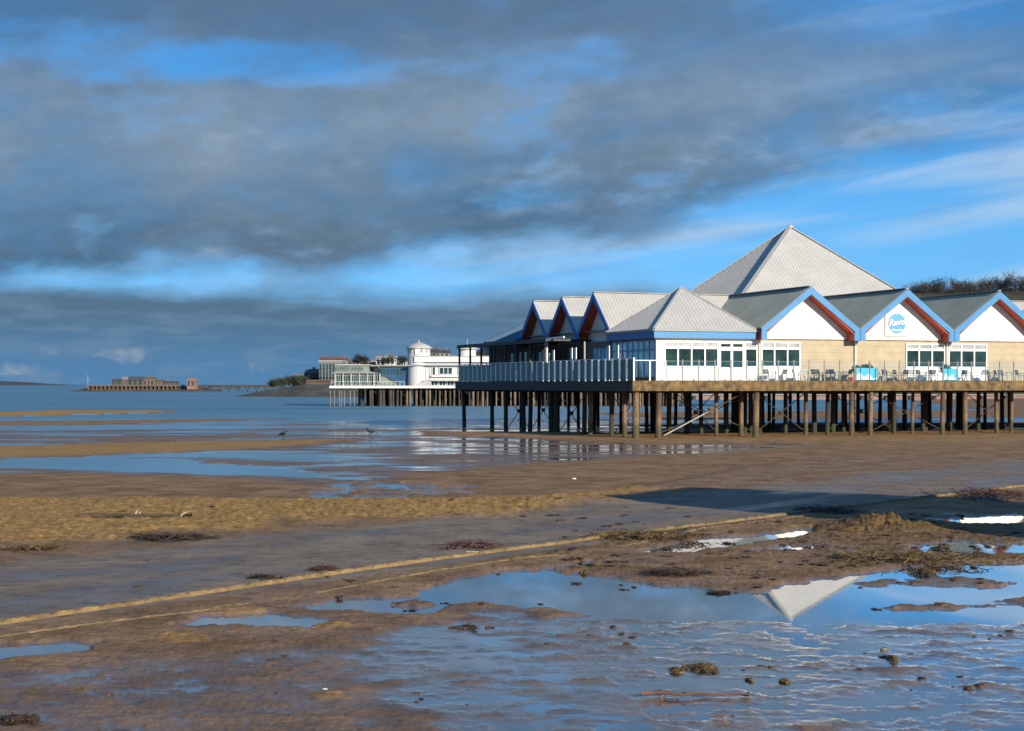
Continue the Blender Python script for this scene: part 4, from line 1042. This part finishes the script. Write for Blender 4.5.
ridge('far_hill', [(hx(330, 900), 0), (hx(352, 900), hz(368, 900)), (hx(400, 900), hz(362, 900)), (hx(440, 900), hz(360, 900)), (hx(480, 900), hz(350, 900)), (hx(498, 900), hz(340.5, 900)), (hx(512, 900), hz(337, 900)),
                   (hx(560, 900), hz(345, 900)), (hx(700, 900), hz(330, 900)), (hx(800, 900), hz(305, 900)), (hx(905, 900), hz(298, 900)), (hx(1010, 900), hz(293, 900)), (hx(1150, 900), hz(285, 900)), (hx(1500, 900), hz(330, 900))], 900, 90, -2, M_scrub, 1.5)
ridge('distant_coast', [(-14000, 0), (-9000, 60), (-7600, 75), (-6800, 60), (-6100, 10), (-5600, 0)], 21000, 1500, -3, M_hill, 4, step=150)
def block(name, label, p0, p1, ytop, ybot, Y, depth, wall, roof, win_rows=(), nwin=4, chim=0, cat='building', gable=0.0, pane=M_fglass, kind=None):
    t_ = thing(name, label, cat, (0, 0, 0))
    x0, x1, z0, z1 = hx(p0, Y), hx(p1, Y), hz(ybot, Y), hz(ytop, Y)
    MB().box(x0, x1, Y, Y + depth, z0, z1).build('wall', wall, t_)
    if gable:
        rf = MB().prism([Vector((x0 - .3, Y - .4, z1)), Vector((x0 - .3, Y + depth + .4, z1)), Vector((x0 - .3, Y + depth / 2, z1 + gable))], (x1 - x0 + .6, 0, 0)).build('roof', roof, t_)
    else: rf = MB().box(x0 - .3, x1 + .3, Y - .3, Y + depth + .3, z1, z1 + .35).build('roof', roof, t_)
    for i in range(chim):
        c = x0 + (x1 - x0) * (i + .5) / chim; MB().box(c - .4, c + .4, Y + depth / 2 - .4, Y + depth / 2 + .4, z1, z1 + gable + .7).build('chimney', M_fred, rf)
    for yr in win_rows:
        for i in range(nwin):
            c = x0 + (x1 - x0) * (i + .5) / nwin; w_ = (x1 - x0) / nwin * .28; hh = 0.9 * Y / 600
            f = MB().box(c - w_ - .12, c + w_ + .12, Y - .10, Y - .002, hz(yr, Y) - hh - .12, hz(yr, Y) + hh + .12).build('window', wall, t_)
            MB().box(c - w_, c + w_, Y - .14, Y - .104, hz(yr, Y) - hh, hz(yr, Y) + hh).build('pane', pane, f)
    return t_
block('apartment_block', 'tall pale grey apartment block behind the sea end of the long pier', 319, 342, 361.5, 384, 590, 14, pm('far_grey_render', (.17, .18, .17), .8, .1, .2), M_fg, (366, 371, 376, 380), 7)
block('terraced_house', 'cream terraced row with red chimneys above the pale apartment block', 319, 346, 360, 368, 640, 12, M_fcream, M_fred, (363,), 8, 6, gable=1.2)
block('dark_house', 'dark slate-blue house left of the pale apartment block on the headland', 305, 318.6, 373.5, 384, 600, 12, M_fdark, M_fdark, (377, 380.5), 5, 1, gable=1.8)
block('hillside_villa', 'bright white villa with red chimneys on the slope behind the blue pier house', 376, 395, 358.2, 366, 640, 12, M_fw, M_fg, (361.5,), 4, 3, gable=1.0)
block('hillside_hotel', 'cream house roofs just right of the white domed tower behind the pier hall', 436, 449, 352.8, 360, 640, 12, M_fcream, M_fdark, (356,), 3, 2, gable=1.4)
block('hillside_house', 'dark slate-roofed house between the domed tower and the cream roofs', 428, 437, 352, 360, 660, 12, M_ftan, M_fdark, (356,), 2, 1, gable=1.6)
block('cream_terrace', 'long cream terrace row above the grey-green pier house', 345, 374, 363, 368, 660, 12, M_fcream, M_fred, (365.5,), 8, 5, gable=1.0)
block('sea_front_house', 'cream cottage low on the headland left of the dark house', 283, 300, 380.8, 384, 585, 9, M_ftan, M_fred, (382.5,), 4, 1, gable=1.0)
block('hillside_terrace', 'pale terrace with a grey roof between the evergreen clump and the white villa', 366, 377, 362, 368, 655, 12, M_fcream, M_fg, (364.5,), 5, 2, gable=.8)
block('seafront_terrace', 'low grey seafront terrace between the dark house and the sea end of the headland', 291, 305.5, 378.6, 384, 595, 10, M_fcream, M_fdark, (381,), 6, 3, gable=1.2)
block('hillside_guest_house', 'pale guest house between the white villa and the domed tower', 396, 406, 361, 366, 655, 12, M_fw, M_fred, (363.5,), 4, 1, gable=1.0)
block('boat_shed', 'low orange-roofed shed on the headland below the pale block', 306, 329, 381.8, 384.5, 575, 8, M_ftan, M_fred, (), 0, 0, gable=.8)
# ---- trees: trunk, limbs and a crown of fine twigs
def bare_tree(base, h, r_, seed, label, leafy=False, group=None):
    q = random.Random(seed)
    t_ = thing('bare_tree' if not leafy else 'evergreen_tree', label, 'tree', base, q.uniform(0, 6), group)
    tr = MB(); tips = []
    tr.tube([(0, 0, -1.5), (.1, 0, h * .25), (0, .1, h * .5)], [h * .035, h * .028, h * .018], 6)
    for k in range(9):
        a = q.uniform(0, 6.28); z0 = h * (q.uniform(.22, .5) if leafy else q.uniform(.08, .42)); L = r_ * q.uniform(.6, 1.05)
        p = Vector((0, 0, z0)); m_ = p + Vector((math.cos(a) * L * .55, math.sin(a) * L * .55, h * .18)); e = m_ + Vector((math.cos(a) * L * .4, math.sin(a) * L * .4, h * q.uniform(.12, .28)))
        tr.tube([p, m_, e], [h * .014, h * .009, h * .004], 5); tips += [m_, e, (m_ + e) / 2]
    tr.build('trunk', M_twig if not leafy else M_rock, t_)
    cr = MB()
    for k in range(560 if not leafy else 600):
        c = q.choice(tips) + Vector((q.gauss(0, .28), q.gauss(0, .28), q.gauss(.12, .22))) * r_
        d = Vector((q.gauss(0, .6), q.gauss(0, .6), q.uniform(.1, 1))).normalized()
        if leafy:
            a_ = Vector((q.gauss(0, 1), q.gauss(0, 1), q.gauss(0, 1))).normalized(); b2 = a_.orthogonal().normalized(); w_ = r_ * .11
            cr.add([c - a_ * w_, c + b2 * w_ * .7, c + a_ * w_, c - b2 * w_ * .7], [(0, 1, 2, 3)])
        else:
            L = r_ * q.uniform(.18, .42); wd = h * .008; sx = d.orthogonal().normalized() * wd
            cr.add([c - sx, c + sx, c + d * L + sx * .3, c + d * L - sx * .3], [(0, 1, 2, 3)])
    cr.build('crown', M_twig if not leafy else pm('dull_evergreen', (0.028, 0.034, 0.018), .9, .4, .5), t_)
    return t_
YT = 700.0
tp = [(908 + i * 5.05 + (i % 3 - 1) * 1.2, [6.6, 7.4, 8.2, 7.6, 8.6, 8.0, 8.8, 7.4, 8.4, 7.2, 8.8, 8.2, 7.6, 6.8, 8.2, 9.2, 8.6, 8.8, 10.6, 11.2, 11.8, 11.0, 10.4, 11.4, 10.8][i], 3.2 + (i * 7 % 5) * .35) for i in range(25)]
ridge('wooded_hill', [(hx(840, YT), hz(306, YT)), (hx(905, YT), hz(291.5, YT)), (hx(950, YT), hz(289.5, YT)), (hx(1020, YT), hz(288.5, YT)), (hx(1100, YT), hz(286, YT)), (hx(1300, YT), hz(330, YT))], YT, 60, -2, M_scrub, 1.0)
for i, (px, h, r_) in enumerate(tp):
    gy_ = 296 - (px - 905) * .02
    bare_tree(Vector((hx(px, YT), YT - 4 + (i % 3) * 5, hz(gy_, YT) - 1.2)), h * (.66 + .5 * rng.random()), r_, 100 + i, f'bare winter tree on the hill above the right-hand roofs, {ORD[i]} from the left', group='bare trees on the hill behind the roofs')
for i, (px, yb_, h, r_, Y) in enumerate(((361, 365.5, 4.4, 2.2, 645), (365, 365.5, 3.4, 1.8, 650), (356.5, 365.5, 2.8, 1.6, 650), (388, 367, 3.6, 2.4, 632), (382, 367, 3.2, 2.2, 632), (401, 366, 3.5, 2.5, 650))):
    bare_tree(Vector((hx(px, Y), Y, hz(yb_, Y))), h, r_, 300 + i, ['rounded evergreen rising behind the grey-green pier house, tallest of its clump', 'evergreen just right of the tallest tree behind the grey-green house', 'small evergreen just left of the tallest tree behind the grey-green house',
              'low evergreen below the right end of the white villa', 'low evergreen below the left end of the white villa', 'low evergreen between the white villa and the domed tower'][i], True, 'evergreens on the slope behind the long pier')
for i, (px, Y, r_, h) in enumerate(((274, 560, 2.0, 1.6), (279, 566, 2.4, 2.0), (284, 570, 2.2, 2.2), (290, 570, 1.6, 3.4), (295, 575, 2.4, 2.2), (302, 580, 2.4, 2.4))):
    bare_tree(Vector((hx(px, Y), Y, hz(387.5 - i * .6, Y))), h, r_, 400 + i, f'scrubby green bush on the tip of the rocky headland, {ORD[i]} from the sea', True, 'bushes on the headland tip')
# ---- sea wall of the shore seen under the deck
sw_ = thing('sea_wall', 'long low pinkish stone sea wall along the shore behind the piers', 'wall', (0, 0, 0))
MB().box(hx(640, 430), hx(1300, 430), 430, 436, -1.5, hz(395.5, 430)).build('wall_face', pm('pink_stone', (.26, .17, .14), .9, .25, .2, grain=.2), sw_)
MB().box(hx(638, 430), hx(1300, 430), 429.6, 436.4, hz(395.4, 430), hz(394.2, 430)).build('coping', M_fcream, sw_)
for i in range(26):
    MB().box(hx(645 + i * 24, 430), hx(645 + i * 24, 430) + .8, 429.5, 429.99, -1.5, hz(395.6, 430)).build('buttress', M_rock, sw_)

# ---- island pier far out
YB = 1000.0
def bx_(px): return hx(px, YB)
def bz(y): return hz(y, YB)
ridge('islet', [(bx_(71), -.9), (bx_(80), bz(389.6)), (bx_(90), bz(388)), (bx_(110), bz(387)), (bx_(185), bz(387.5)), (bx_(200), bz(387.6)), (bx_(214), bz(390.2)), (bx_(224), -.8)], YB, 34, -1.5, M_rock, 1.2, step=1.5)
ip = thing('island_pier', 'far derelict pier platform on the rocky islet with a trestle bridge to the headland', 'pier', (0, 0, 0))
MB().box(bx_(97), bx_(186), YB - 24, YB + 6, bz(386.2), bz(384.8)).build('platform', M_ftan, ip)
MB().box(bx_(97), bx_(188), YB - 27, YB - 24.02, -1.2, bz(389.3)).build('rock_apron', M_rock, ip)
MB().box(bx_(98), bx_(185), YB - 22, YB + 4, -.9, bz(386.3)).build('retaining_wall', M_fpile2, ip)
for i in range(22): MB().box(bx_(98 + i * 4.05), bx_(98 + i * 4.05) + .6, YB - 24, YB - 22.01, -.5, bz(386.21)).build('column', M_ftan, ip)
MB().box(bx_(186), bx_(282), YB - 2, YB + 4, bz(387.0), bz(384.8)).build('bridge_deck', M_fpile2, ip)
for i in range(16):
    xa = bx_(204 + i * 4.6)
    MB().bar((xa, YB - 1, bz(386.2)), (xa + (1.8 if i % 2 else -1.8), YB - 1, -1), .6, .6).build('trestle', M_fpile2, ip)
MB().tube([(bx_(206), YB - 1.2, bz(386.4)), (bx_(222), YB - 1.2, bz(389)), (bx_(240), YB - 1.2, bz(387.0))], .35, 6).build('arch_brace', M_fdark, ip)
for i, (nm, lb, p0, p1, yt, w_, rf, g_) in enumerate((
        ('island_house', 'low tan house at the sea end of the far island pier', 112, 121, 380.6, M_ftan, M_fdark, 1.2), ('island_house', 'small orange-tan house with pale gable on the far island pier', 121.5, 127, 379.4, M_fpink, M_fcream, 1.6),
        ('island_house', 'long dark-roofed house in the middle of the far island pier', 127.5, 143, 380.3, M_ftan, M_fdark, 2.4), ('island_house', 'red and tan house on the far island pier', 143.5, 154, 379.2, M_fpink, M_ftan, 1.4),
        ('island_house', 'low tan shed right of the red house on the far island pier', 154.5, 163, 381.4, M_ftan, M_ftan, 1.0), ('island_house', 'low dark shed near the landward end of the far island pier', 164, 176, 382.4, M_fdark, M_fdark, .8))):
    block(nm, lb, p0, p1, yt, 384.8, YB - 14, 9, w_, rf, (382.6,) if i < 4 else (), 3, 1 if i % 2 else 0, gable=g_)
block('pink_boathouse', 'tall pink boathouse at the landward end of the far island platform', 187, 194.5, 381.5, 389.5, YB - 20, 10, M_fpink, M_fpink, (383.5,), 2, gable=2.2)
ms = thing('island_mast', 'thin pale lattice mast at the sea tip of the far island pier', 'mast', (bx_(92), YB - 10, 0))
MB().tube([(0, 0, 0), (0, 0, bz(374.5))], [.35, .12], 6).build('shaft', M_fcream, ms); MB().box(-1.2, 1.2, -.1, .1, bz(380), bz(379.6)).build('crosstree', M_fcream, ms)
m2 = thing('island_mast', 'short dark mast near the pink boathouse on the far island pier', 'mast', (bx_(175.5), YB - 12, 0))
MB().tube([(0, 0, bz(385)), (0, 0, bz(376.5))], [.3, .15], 6).build('shaft', M_fdark, m2); MB().box(-.8, .8, -.3, .3, bz(377.6), bz(376.6)).build('lamp_head', M_fdark, m2)
# ------------------------------------------------------------------ kerbs of the old slipway
M_kerb = pm('crumbling_kerb', (0.205, 0.135, 0.058), 0.9, 0.35, 2.5, grain=0.4, bmp=0.03)
def kerb(name, pts, w, h, seed, mat, rag=.5, crumble=3):
    P = [Vector((*gp(*p), 0)) for p in pts]
    q = random.Random(seed); vs = []; fs = []; prof = [(-.52, -.5), (-.5, .9), (-.42, 1.0), (.42, 1.0), (.5, .9), (.52, -.5)]
    L = sum((P[i + 1] - P[i]).length for i in range(len(P) - 1)); step = .09; n = 0
    for i in range(len(P) - 1):
        d = (P[i + 1] - P[i]); l = d.length; d.normalize(); s_ = Vector((d.y, -d.x, 0))
        k = 0.0
        while k < l:
            c = P[i] + d * k; z0 = zbeach(c.x, c.y)
            brk = perlin(np.array([n * .021]), np.array([seed * 1.9]), 9)[0]
            notch = .62 if n % 5 == 0 else 1.0
            hh = h * notch * (1 + .12 * perlin(np.array([n * .05]), np.array([seed * 2.3]), 6)[0] + q.uniform(-.12, .12)) * (1 if rag < 1 else float(.35 + .65 * sstep(-.35, .0, np.array([brk]))[0]))
            if i >= crumble: hh *= .8 + .3 * q.random()
            wb = .012 * perlin(np.array([n * .03]), np.array([seed * 3.1]), 7)[0]
            for a, b_ in prof: vs.append(c + s_ * (a * w * (.92 if n % 5 == 0 else 1) + wb + q.uniform(-.008, .008)) + Vector((0, 0, z0 + hh * b_ + q.uniform(-.006, .006) - .01)))
            k += step; n += 1
    m_ = len(prof)
    for i in range(n - 1):
        for j in range(m_ - 1): fs.append((i * m_ + j, i * m_ + j + 1, (i + 1) * m_ + j + 1, (i + 1) * m_ + j))
    return tag(MB().add(vs, fs).build(name, mat), kind='structure')
kerb('kerb', [(-60, 635), (0, 628), (256, 588.5), (512, 552), (700, 528), (830, 511.5), (930, 499), (1100, 478)], .14, .075, 3, M_kerb)
kerb('sunken_kerb', [(-60, 649), (0, 640), (200, 613.5), (330, 593), (440, 573), (512, 562.5), (560, 558), (640, 545), (700, 532), (830, 515.5)], .10, .036, 8, pm('buried_kerb', (0.17, 0.115, 0.055), .9, .4, 3, grain=.4, bmp=.03), 1.3)

# ------------------------------------------------------------------ wrack, driftwood, stones
M_weed = pm('dark_seaweed', (0.04, 0.024, 0.011), 0.6, .6, 6); M_weed_y = pm('olive_seaweed', (0.105, 0.066, 0.022), 0.6, .5, 5, bmp=.01); M_weed_r = pm('red_seaweed', (0.085, 0.042, 0.026), 0.6, .4, 6)
M_wood = pm('driftwood', (0.13, 0.062, 0.038), 0.85, .3, 4, grain=.4); M_wood_p = pm('bleached_wood', (0.42, 0.30, 0.19), 0.85, .2, 4); M_stone = pm('wet_stone', (0.10, 0.085, 0.07), 0.5, .4, 5)
M_chip = pm('white_shell', (0.7, 0.66, 0.58), 0.6, .1, 6)
def weed_mesh(seed, n, rx, ry, hgt, ln, wd, mat_=True):
    q = random.Random(seed); mb = MB()
    if mat_:
        vs = [(0, 0, hgt * .45)]; N = 22; R_ = 4
        for j in range(1, R_ + 1):
            for i in range(N):
                a = 2 * math.pi * i / N; f = j / R_; k = 1 + .30 * math.sin(2 * a + seed) + .22 * math.sin(5 * a + seed * 2) + q.uniform(-.12, .12)
                vs.append((rx * .8 * f * k * math.cos(a), ry * .8 * f * k * math.sin(a), hgt * .45 * (1 - f ** 2) * q.uniform(.5, 1.4) - (.02 if j == R_ else 0)))
        fs = [(0, 1 + i, 1 + (i + 1) % N) for i in range(N)]
        for j in range(R_ - 1):
            for i in range(N):
                a = 1 + j * N + i; b_ = 1 + j * N + (i + 1) % N; fs.append((a, a + N, b_ + N, b_))
        mb.add(vs, fs)
    nl = max(3, n // 28)
    cs = [(q.gauss(0, .42) * rx, q.gauss(0, .42) * ry) for _ in range(nl)]
    for k in range(n):
        c0 = q.choice(cs)
        p = Vector((c0[0] + q.gauss(0, .16) * rx, c0[1] + q.gauss(0, .22) * ry, 0)); p.z = max(0.004, hgt * q.uniform(-.1, 1) * math.exp(-((p.x / rx) ** 2 + (p.y / ry) ** 2)))
        a = q.uniform(0, 6.28); d = Vector((math.cos(a), math.sin(a), q.uniform(-.25, .35))); L = ln * q.uniform(.5, 1.3); up = Vector((-math.sin(a), math.cos(a), q.uniform(-.6, .6))).normalized()
        pts = [p, p + d * L * .5 + Vector((0, 0, hgt * .25)), p + d * L + up * L * .2]
        vs = []
        for j, pt in enumerate(pts):
            w_ = wd * (1 - .35 * j); pt.z = max(pt.z, .003)
            vs += [pt - up * w_, pt + Vector((0, 0, w_ * .8)), pt + up * w_]
        mb.add(vs, [(0, 1, 4, 3), (1, 2, 5, 4), (3, 4, 7, 6), (4, 5, 8, 7), (0, 3, 5, 2), (3, 6, 8, 5)])
    return mb
def on(px, py, dz=0.0):
    x, y = gp(px, py); z = max(zbeach(x, y), 0.0 if y < 46 else FARZ); return Vector((x, y, z + dz))
def wrack(name, label, cat, px, py, wpx, hpx, mat, n, hgt=.1, seed=1, group=None):
    c = on(px, py); s_ = c.y / FPX
    rx = wpx * s_ * .5; ry = max(hpx * s_ * 385 / max(py - 385, 1) * .0 + hpx * c.y ** 2 / (FPX * CZ) * .5, .06)
    o_ = weed_mesh(seed, int(n * 1.8), rx, ry, hgt, min(.30, rx * .4), .009 + .006 * (c.y > 30), wpx < 100 and hpx / wpx > .07).build(name, mat); o_.location = c
    if wpx >= 76: o_['kind'] = 'stuff'
    return tag(o_, label, cat, group)
wrack('seaweed_heap', 'long dark heap of seaweed on the golden sand below the driftwood log', 'seaweed', 172, 541, 84, 6, M_weed, 150, .09, 11)
wrack('seaweed_strand', 'thin broken line of seaweed at the left edge of the golden sand', 'seaweed', 30, 552, 66, 4, M_weed_y, 160, .07, 12)
wrack('seaweed_heap', 'low mat of red-brown seaweed lying against the kerb near the middle', 'seaweed', 470, 549, 88, 6, M_weed_r, 140, .06, 13)
wrack('seaweed_clump', 'dark seaweed clump left of the middle on the firm grey strip', 'seaweed', 264, 581.5, 40, 4, M_weed, 110, .05, 14)
wrack('seaweed_clump', 'small red-brown seaweed clump on the firm grey strip near the kerb', 'seaweed', 328, 573, 34, 4, M_weed_r, 120, .07, 15)
wrack('seaweed_clump', 'dark seaweed clump in the bottom left corner of the beach', 'seaweed', 14, 723, 48, 7, M_weed, 240, .05, 16)
wrack('seaweed_strand', 'dark strand of seaweed floating left in the big pool', 'seaweed', 466, 628, 26, 4, M_weed, 60, .03, 17)
wrack('seaweed_strand', 'thin straight strand of seaweed at the upper rim of the mirror pool', 'seaweed', 722, 593.5, 36, 2.5, M_weed, 80, .03, 18)
wrack('seaweed_clump', 'olive seaweed clump on the wet flat, larger of the pair by the stick', 'seaweed', 702, 669, 30, 7, M_weed_y, 300, .05, 19)
wrack('seaweed_clump', 'olive seaweed clump on the wet flat, smaller and left of the pair by the stick', 'seaweed', 677, 672, 16, 5, M_weed_y, 150, .045, 20)
wrack('seaweed_clump', 'small olive clump right of the stick on the wet flat', 'seaweed', 785, 682, 13, 4, M_weed_y, 110, .035, 21)
wrack('seaweed_clump', 'tiny olive clump just above the right end of the stick', 'seaweed', 750, 681, 9, 4, M_weed_y, 80, .03, 22)
wrack('seaweed_clump', 'olive clump in the wet flat beyond the paired clumps', 'seaweed', 891, 660, 13, 5, M_weed_y, 100, .05, 23)
wrack('seaweed_clump', 'brown tuft standing in the blue pool below the churned heap', 'seaweed', 926, 575, 22, 6, M_weed_y, 190, .10, 24)
wrack('seaweed_heap', 'heap of red-brown weed on the churned sand at the right edge', 'seaweed', 990, 499, 76, 9, M_weed_r, 360, .2, 25)
wrack('seaweed_heap', 'long belt of olive and brown weed on churned sand above the mirror pool', 'seaweed', 900, 561, 150, 12, M_weed_y, 520, .07, 26)
wrack('seaweed_strand', 'dark belt of weed along the near rim of the churned sand', 'seaweed', 668, 577, 80, 5, M_weed, 220, .05, 27)
wrack('seaweed_heap', 'brown weed bank along the kerb between the two pale pools', 'seaweed', 640, 541, 120, 7, M_weed_y, 380, .10, 28)
wrack('seaweed_heap', 'dark weed on the kerb end beside the shadow', 'seaweed', 826, 514, 60, 5, M_weed, 220, .1, 29)
# driftwood log with upright branches
def driftwood(name, label, px0, px1, py, r_, mat, branches, seed, sag=.03):
    a, b_ = on(px0, py), on(px1, py); L = (b_ - a).length; q = random.Random(seed)
    t_ = thing(name, label, 'driftwood', (a + b_) / 2, math.atan2(b_.y - a.y, b_.x - a.x))
    pts = [(-L / 2 + L * i / 8, q.uniform(-.09, .09) * min(L, 1.4) * .5, r_ + .01 + q.uniform(-.2, 1) * sag) for i in range(9)]
    MB().tube(pts, [r_ * (1 - .06 * i) * q.uniform(.8, 1.2) for i in range(9)], 8).build('trunk', mat, t_, True)
    for (f, dx_, dz_, rr) in branches:
        p = Vector((-L / 2 + L * f, 0, r_)); e = p + Vector((dx_, q.uniform(-.1, .1), dz_)); m_ = (p + e) / 2 + Vector((-dx_ * .2, 0, dz_ * .1))
        MB().tube([p, m_, e], [rr, rr * .8, rr * .4], 6).build('branch', M_wood_p, t_, True)
    return t_
driftwood('driftwood_log', 'long dark driftwood log with two pale upright stubs on the golden sand', 78, 192, 523.5, .06, pm('dark_driftwood', (0.06, 0.04, 0.025), .85, .4, 3, grain=.4), ((.50, .12, .20, .032), (.53, .06, .12, .025), (.90, .26, .13, .03), (.12, .2, .06, .02)), 3)
driftwood('driftwood_stick', 'long crooked reddish stick lying on the wet flat below the seaweed pair', 641, 748, 698, .02, M_wood, ((.2, -.1, .03, .012), (.34, .09, .05, .012), (.97, .05, .05, .014)), 5, .02)
driftwood('driftwood_stick', 'short red-brown stick near the bottom edge on the wet flat', 713, 734, 719, .014, M_wood, ((.55, .06, .02, .008),), 6, .008)
driftwood('driftwood_stick', 'pale broken plank beside the kerb above the left pool', 466, 482, 557, .03, M_wood_p, ((.5, .1, .02, .02),), 7, .01)
driftwood('driftwood_stick', 'short dark stick lying in the shallow pool left of the middle', 456, 478, 630, .012, M_weed, ((.4, .06, .02, .008),), 8, .006)
def stone(name, label, px, py, wpx, mat, seed, group=None, flat=.55):
    c = on(px, py); r_ = wpx * c.y / FPX / 2; q = random.Random(seed)
    bm_ = MB(); n = 10; m_ = 6; vs = []; fs = []
    for j in range(m_ + 1):
        ph = math.pi * j / m_
        for i in range(n):
            th = 2 * math.pi * i / n; k = r_ * (1 + .22 * math.sin(3 * th + seed) * math.sin(ph) + q.uniform(-.1, .1))
            vs.append((k * math.sin(ph) * math.cos(th), k * math.sin(ph) * math.sin(th) * .8, k * flat * math.cos(ph)))
    for j in range(m_):
        for i in range(n): fs.append((j * n + i, (j + 1) * n + i, (j + 1) * n + (i + 1) % n, j * n + (i + 1) % n))
    o_ = bm_.add(vs, fs).build(name, mat, None, True, c + Vector((0, 0, r_ * flat * .35))); return tag(o_, label, 'stone', group)
stone('stone', 'dark rounded stone with a wet top standing in the blue shallows at the right', 884, 650, 8, M_stone, 3)
stone('shell', 'small white shell on the brown wet sand left of the middle', 325, 691, 6, M_chip, 4, flat=.25)['category'] = 'shell'
stone('shell', 'white shell fragment on the brown strip in front of the pier piles', 574, 468, 5, M_chip, 5, flat=.4)['category'] = 'shell'
# many small scraps
frag = [weed_mesh(500 + k, 22 + 8 * k, .085, .07, .018, .045, .011).build('seaweed_scrap', (M_weed, M_weed_y, M_weed_r, M_weed)[k]) for k in range(4)]
q = random.Random(21); used_f = set()
spots = []
def scat(n, x0, x1, y0, y1, smin=.5, smax=1.5):
    for _ in range(n): spots.append((q.uniform(x0, x1), y0 + (y1 - y0) * q.random(), q.uniform(smin, smax)))

for cx_, cy_, n_, sx_, sy_ in ((462, 628, 9, 16, 3), (478, 606, 6, 30, 4), (610, 634, 6, 26, 5), (735, 668, 6, 30, 4), (940, 690, 7, 30, 8), (860, 655, 5, 30, 6), (990, 640, 5, 20, 5), (150, 700, 5, 60, 10), (300, 660, 6, 50, 8), (420, 700, 4, 30, 8)):
    for _ in range(n_): spots.append((q.gauss(cx_, sx_), q.gauss(cy_, sy_), q.uniform(.25, 1.0) ** 1.3))
scat(34, 560, 800, 548, 592, .5, 1.3); scat(44, 560, 870, 524, 572, .6, 1.9); scat(34, 840, 1022, 516, 568, .6, 2.0); scat(30, 780, 1020, 535, 570, .7, 1.8)
scat(14, 0, 500, 556, 612, .5, 1.2); scat(10, 500, 700, 505, 545, .8, 1.8); scat(8, 860, 1010, 575, 612, .6, 1.4); scat(10, 60, 560, 503, 520, .8, 1.6)
for i, (px, py, s_) in enumerate(spots):
    src = frag[i % 4]; c = on(px, py)
    o_ = src if (i % 4) not in used_f else src.copy()
    if (i % 4) in used_f: COL.objects.link(o_)
    used_f.add(i % 4)
    o_.location = c; o_.rotation_euler = (0, 0, q.uniform(0, 6.28)); o_.scale = (s_,) * 3
    tag(o_, 'small scrap of seaweed scattered on the wet beach', 'seaweed', 'small scraps of seaweed on the beach')

# ------------------------------------------------------------------ birds
def bird(px, py, label, face):
    Y = FPX * (CZ - FARZ) / (py - 385.0); x = (px - 512) / FPX * Y
    z = max(zbeach(x, Y), FARZ)
    mb = MB(); f = face
    sp = [(-.34, 0, .22), (-.24, 0, .24), (-.12, 0, .26), (.0, 0, .28), (.12, 0, .33), (.17, 0, .40), (.20, 0, .455), (.25, 0, .46), (.29, 0, .452), (.36, 0, .435)]
    ra = [.02, .05, .09, .105, .085, .05, .052, .048, .02, .006]
    mb.tube([(a * f, b_, c) for a, b_, c in sp], ra, 10)
    for sy in (-.04, .04):
        mb.tube([(.0, sy, .22), (.03 * f, sy, .12), (.0, sy, .0)], [.022, .014, .012], 5); mb.tube([(0, sy, .01), (.08 * f, sy, .005)], [.012, .006], 5)
    for sy in (-1, 1): mb.tube([(.10 * f, sy * .085, .30), (-.10 * f, sy * .09, .27), (-.36 * f, sy * .03, .225)], [.03, .045, .01], 6)
    o_ = mb.build('crow', pm('crow_black', (0.015, 0.015, 0.018), .5, .3, 5), None, True, Vector((x, Y, z))); o_.scale = (1.15,) * 3
    return tag(o_, label, 'bird', 'crows on the wet sand')
bird(283, 438, 'black crow standing on the wet sand, left one of the two', 1)
bird(370, 435.5, 'black crow standing on the wet sand nearer the pier, right one of the two', -1)

# ------------------------------------------------------------------ what stands beside the frame: promenade and the building whose shadow falls on the slipway
MB().box(-60, 60, -60, 5.5, -1.5, 1.75).build('promenade', pm('promenade_paving', (.30, .28, .25), .85, .15, 1.0))
bpy.data.objects['promenade']['kind'] = 'structure'
ks = thing('beach_shelter', 'plain rendered beach shelter beside the slipway whose shadow crosses the firm sand', 'shelter', (0, 0, 0))
sx, sy = math.sin(R(SUN_AZ)), -math.cos(R(SUN_AZ)); hh = 6.2; Ls = hh / math.tan(R(SUN_EL))
tipA = Vector((*gp(600, 500), 0)); tipB = Vector((*gp(690, 489), 0))
A = tipA + Vector((sx, sy, 0)) * Ls; B_ = tipB + Vector((sx, sy, 0)) * Ls
ed = (B_ - A); nrm_ = Vector((ed.y, -ed.x, 0)).normalized() * 9
MB().prism([A, A + nrm_, B_ + nrm_, B_][::-1], (0, 0, hh - .3)).build('wall', M_cream, ks)
c_ = (A + B_ + nrm_) / 2
MB().prism([c_ + (p - c_) * 1.05 + Vector((0, 0, hh - .298)) for p in (A, A + nrm_, B_ + nrm_, B_)][::-1], (0, 0, .3)).build('roof', M_roof_g, ks)
m_ = (A + B_) / 2; out = -nrm_.normalized()
MB().obox(m_ + out * .03 + Vector((0, 0, 1.05)), ed.normalized(), out, (0, 0, 1), .5, .03, 1.05).build('door', M_blue, ks)
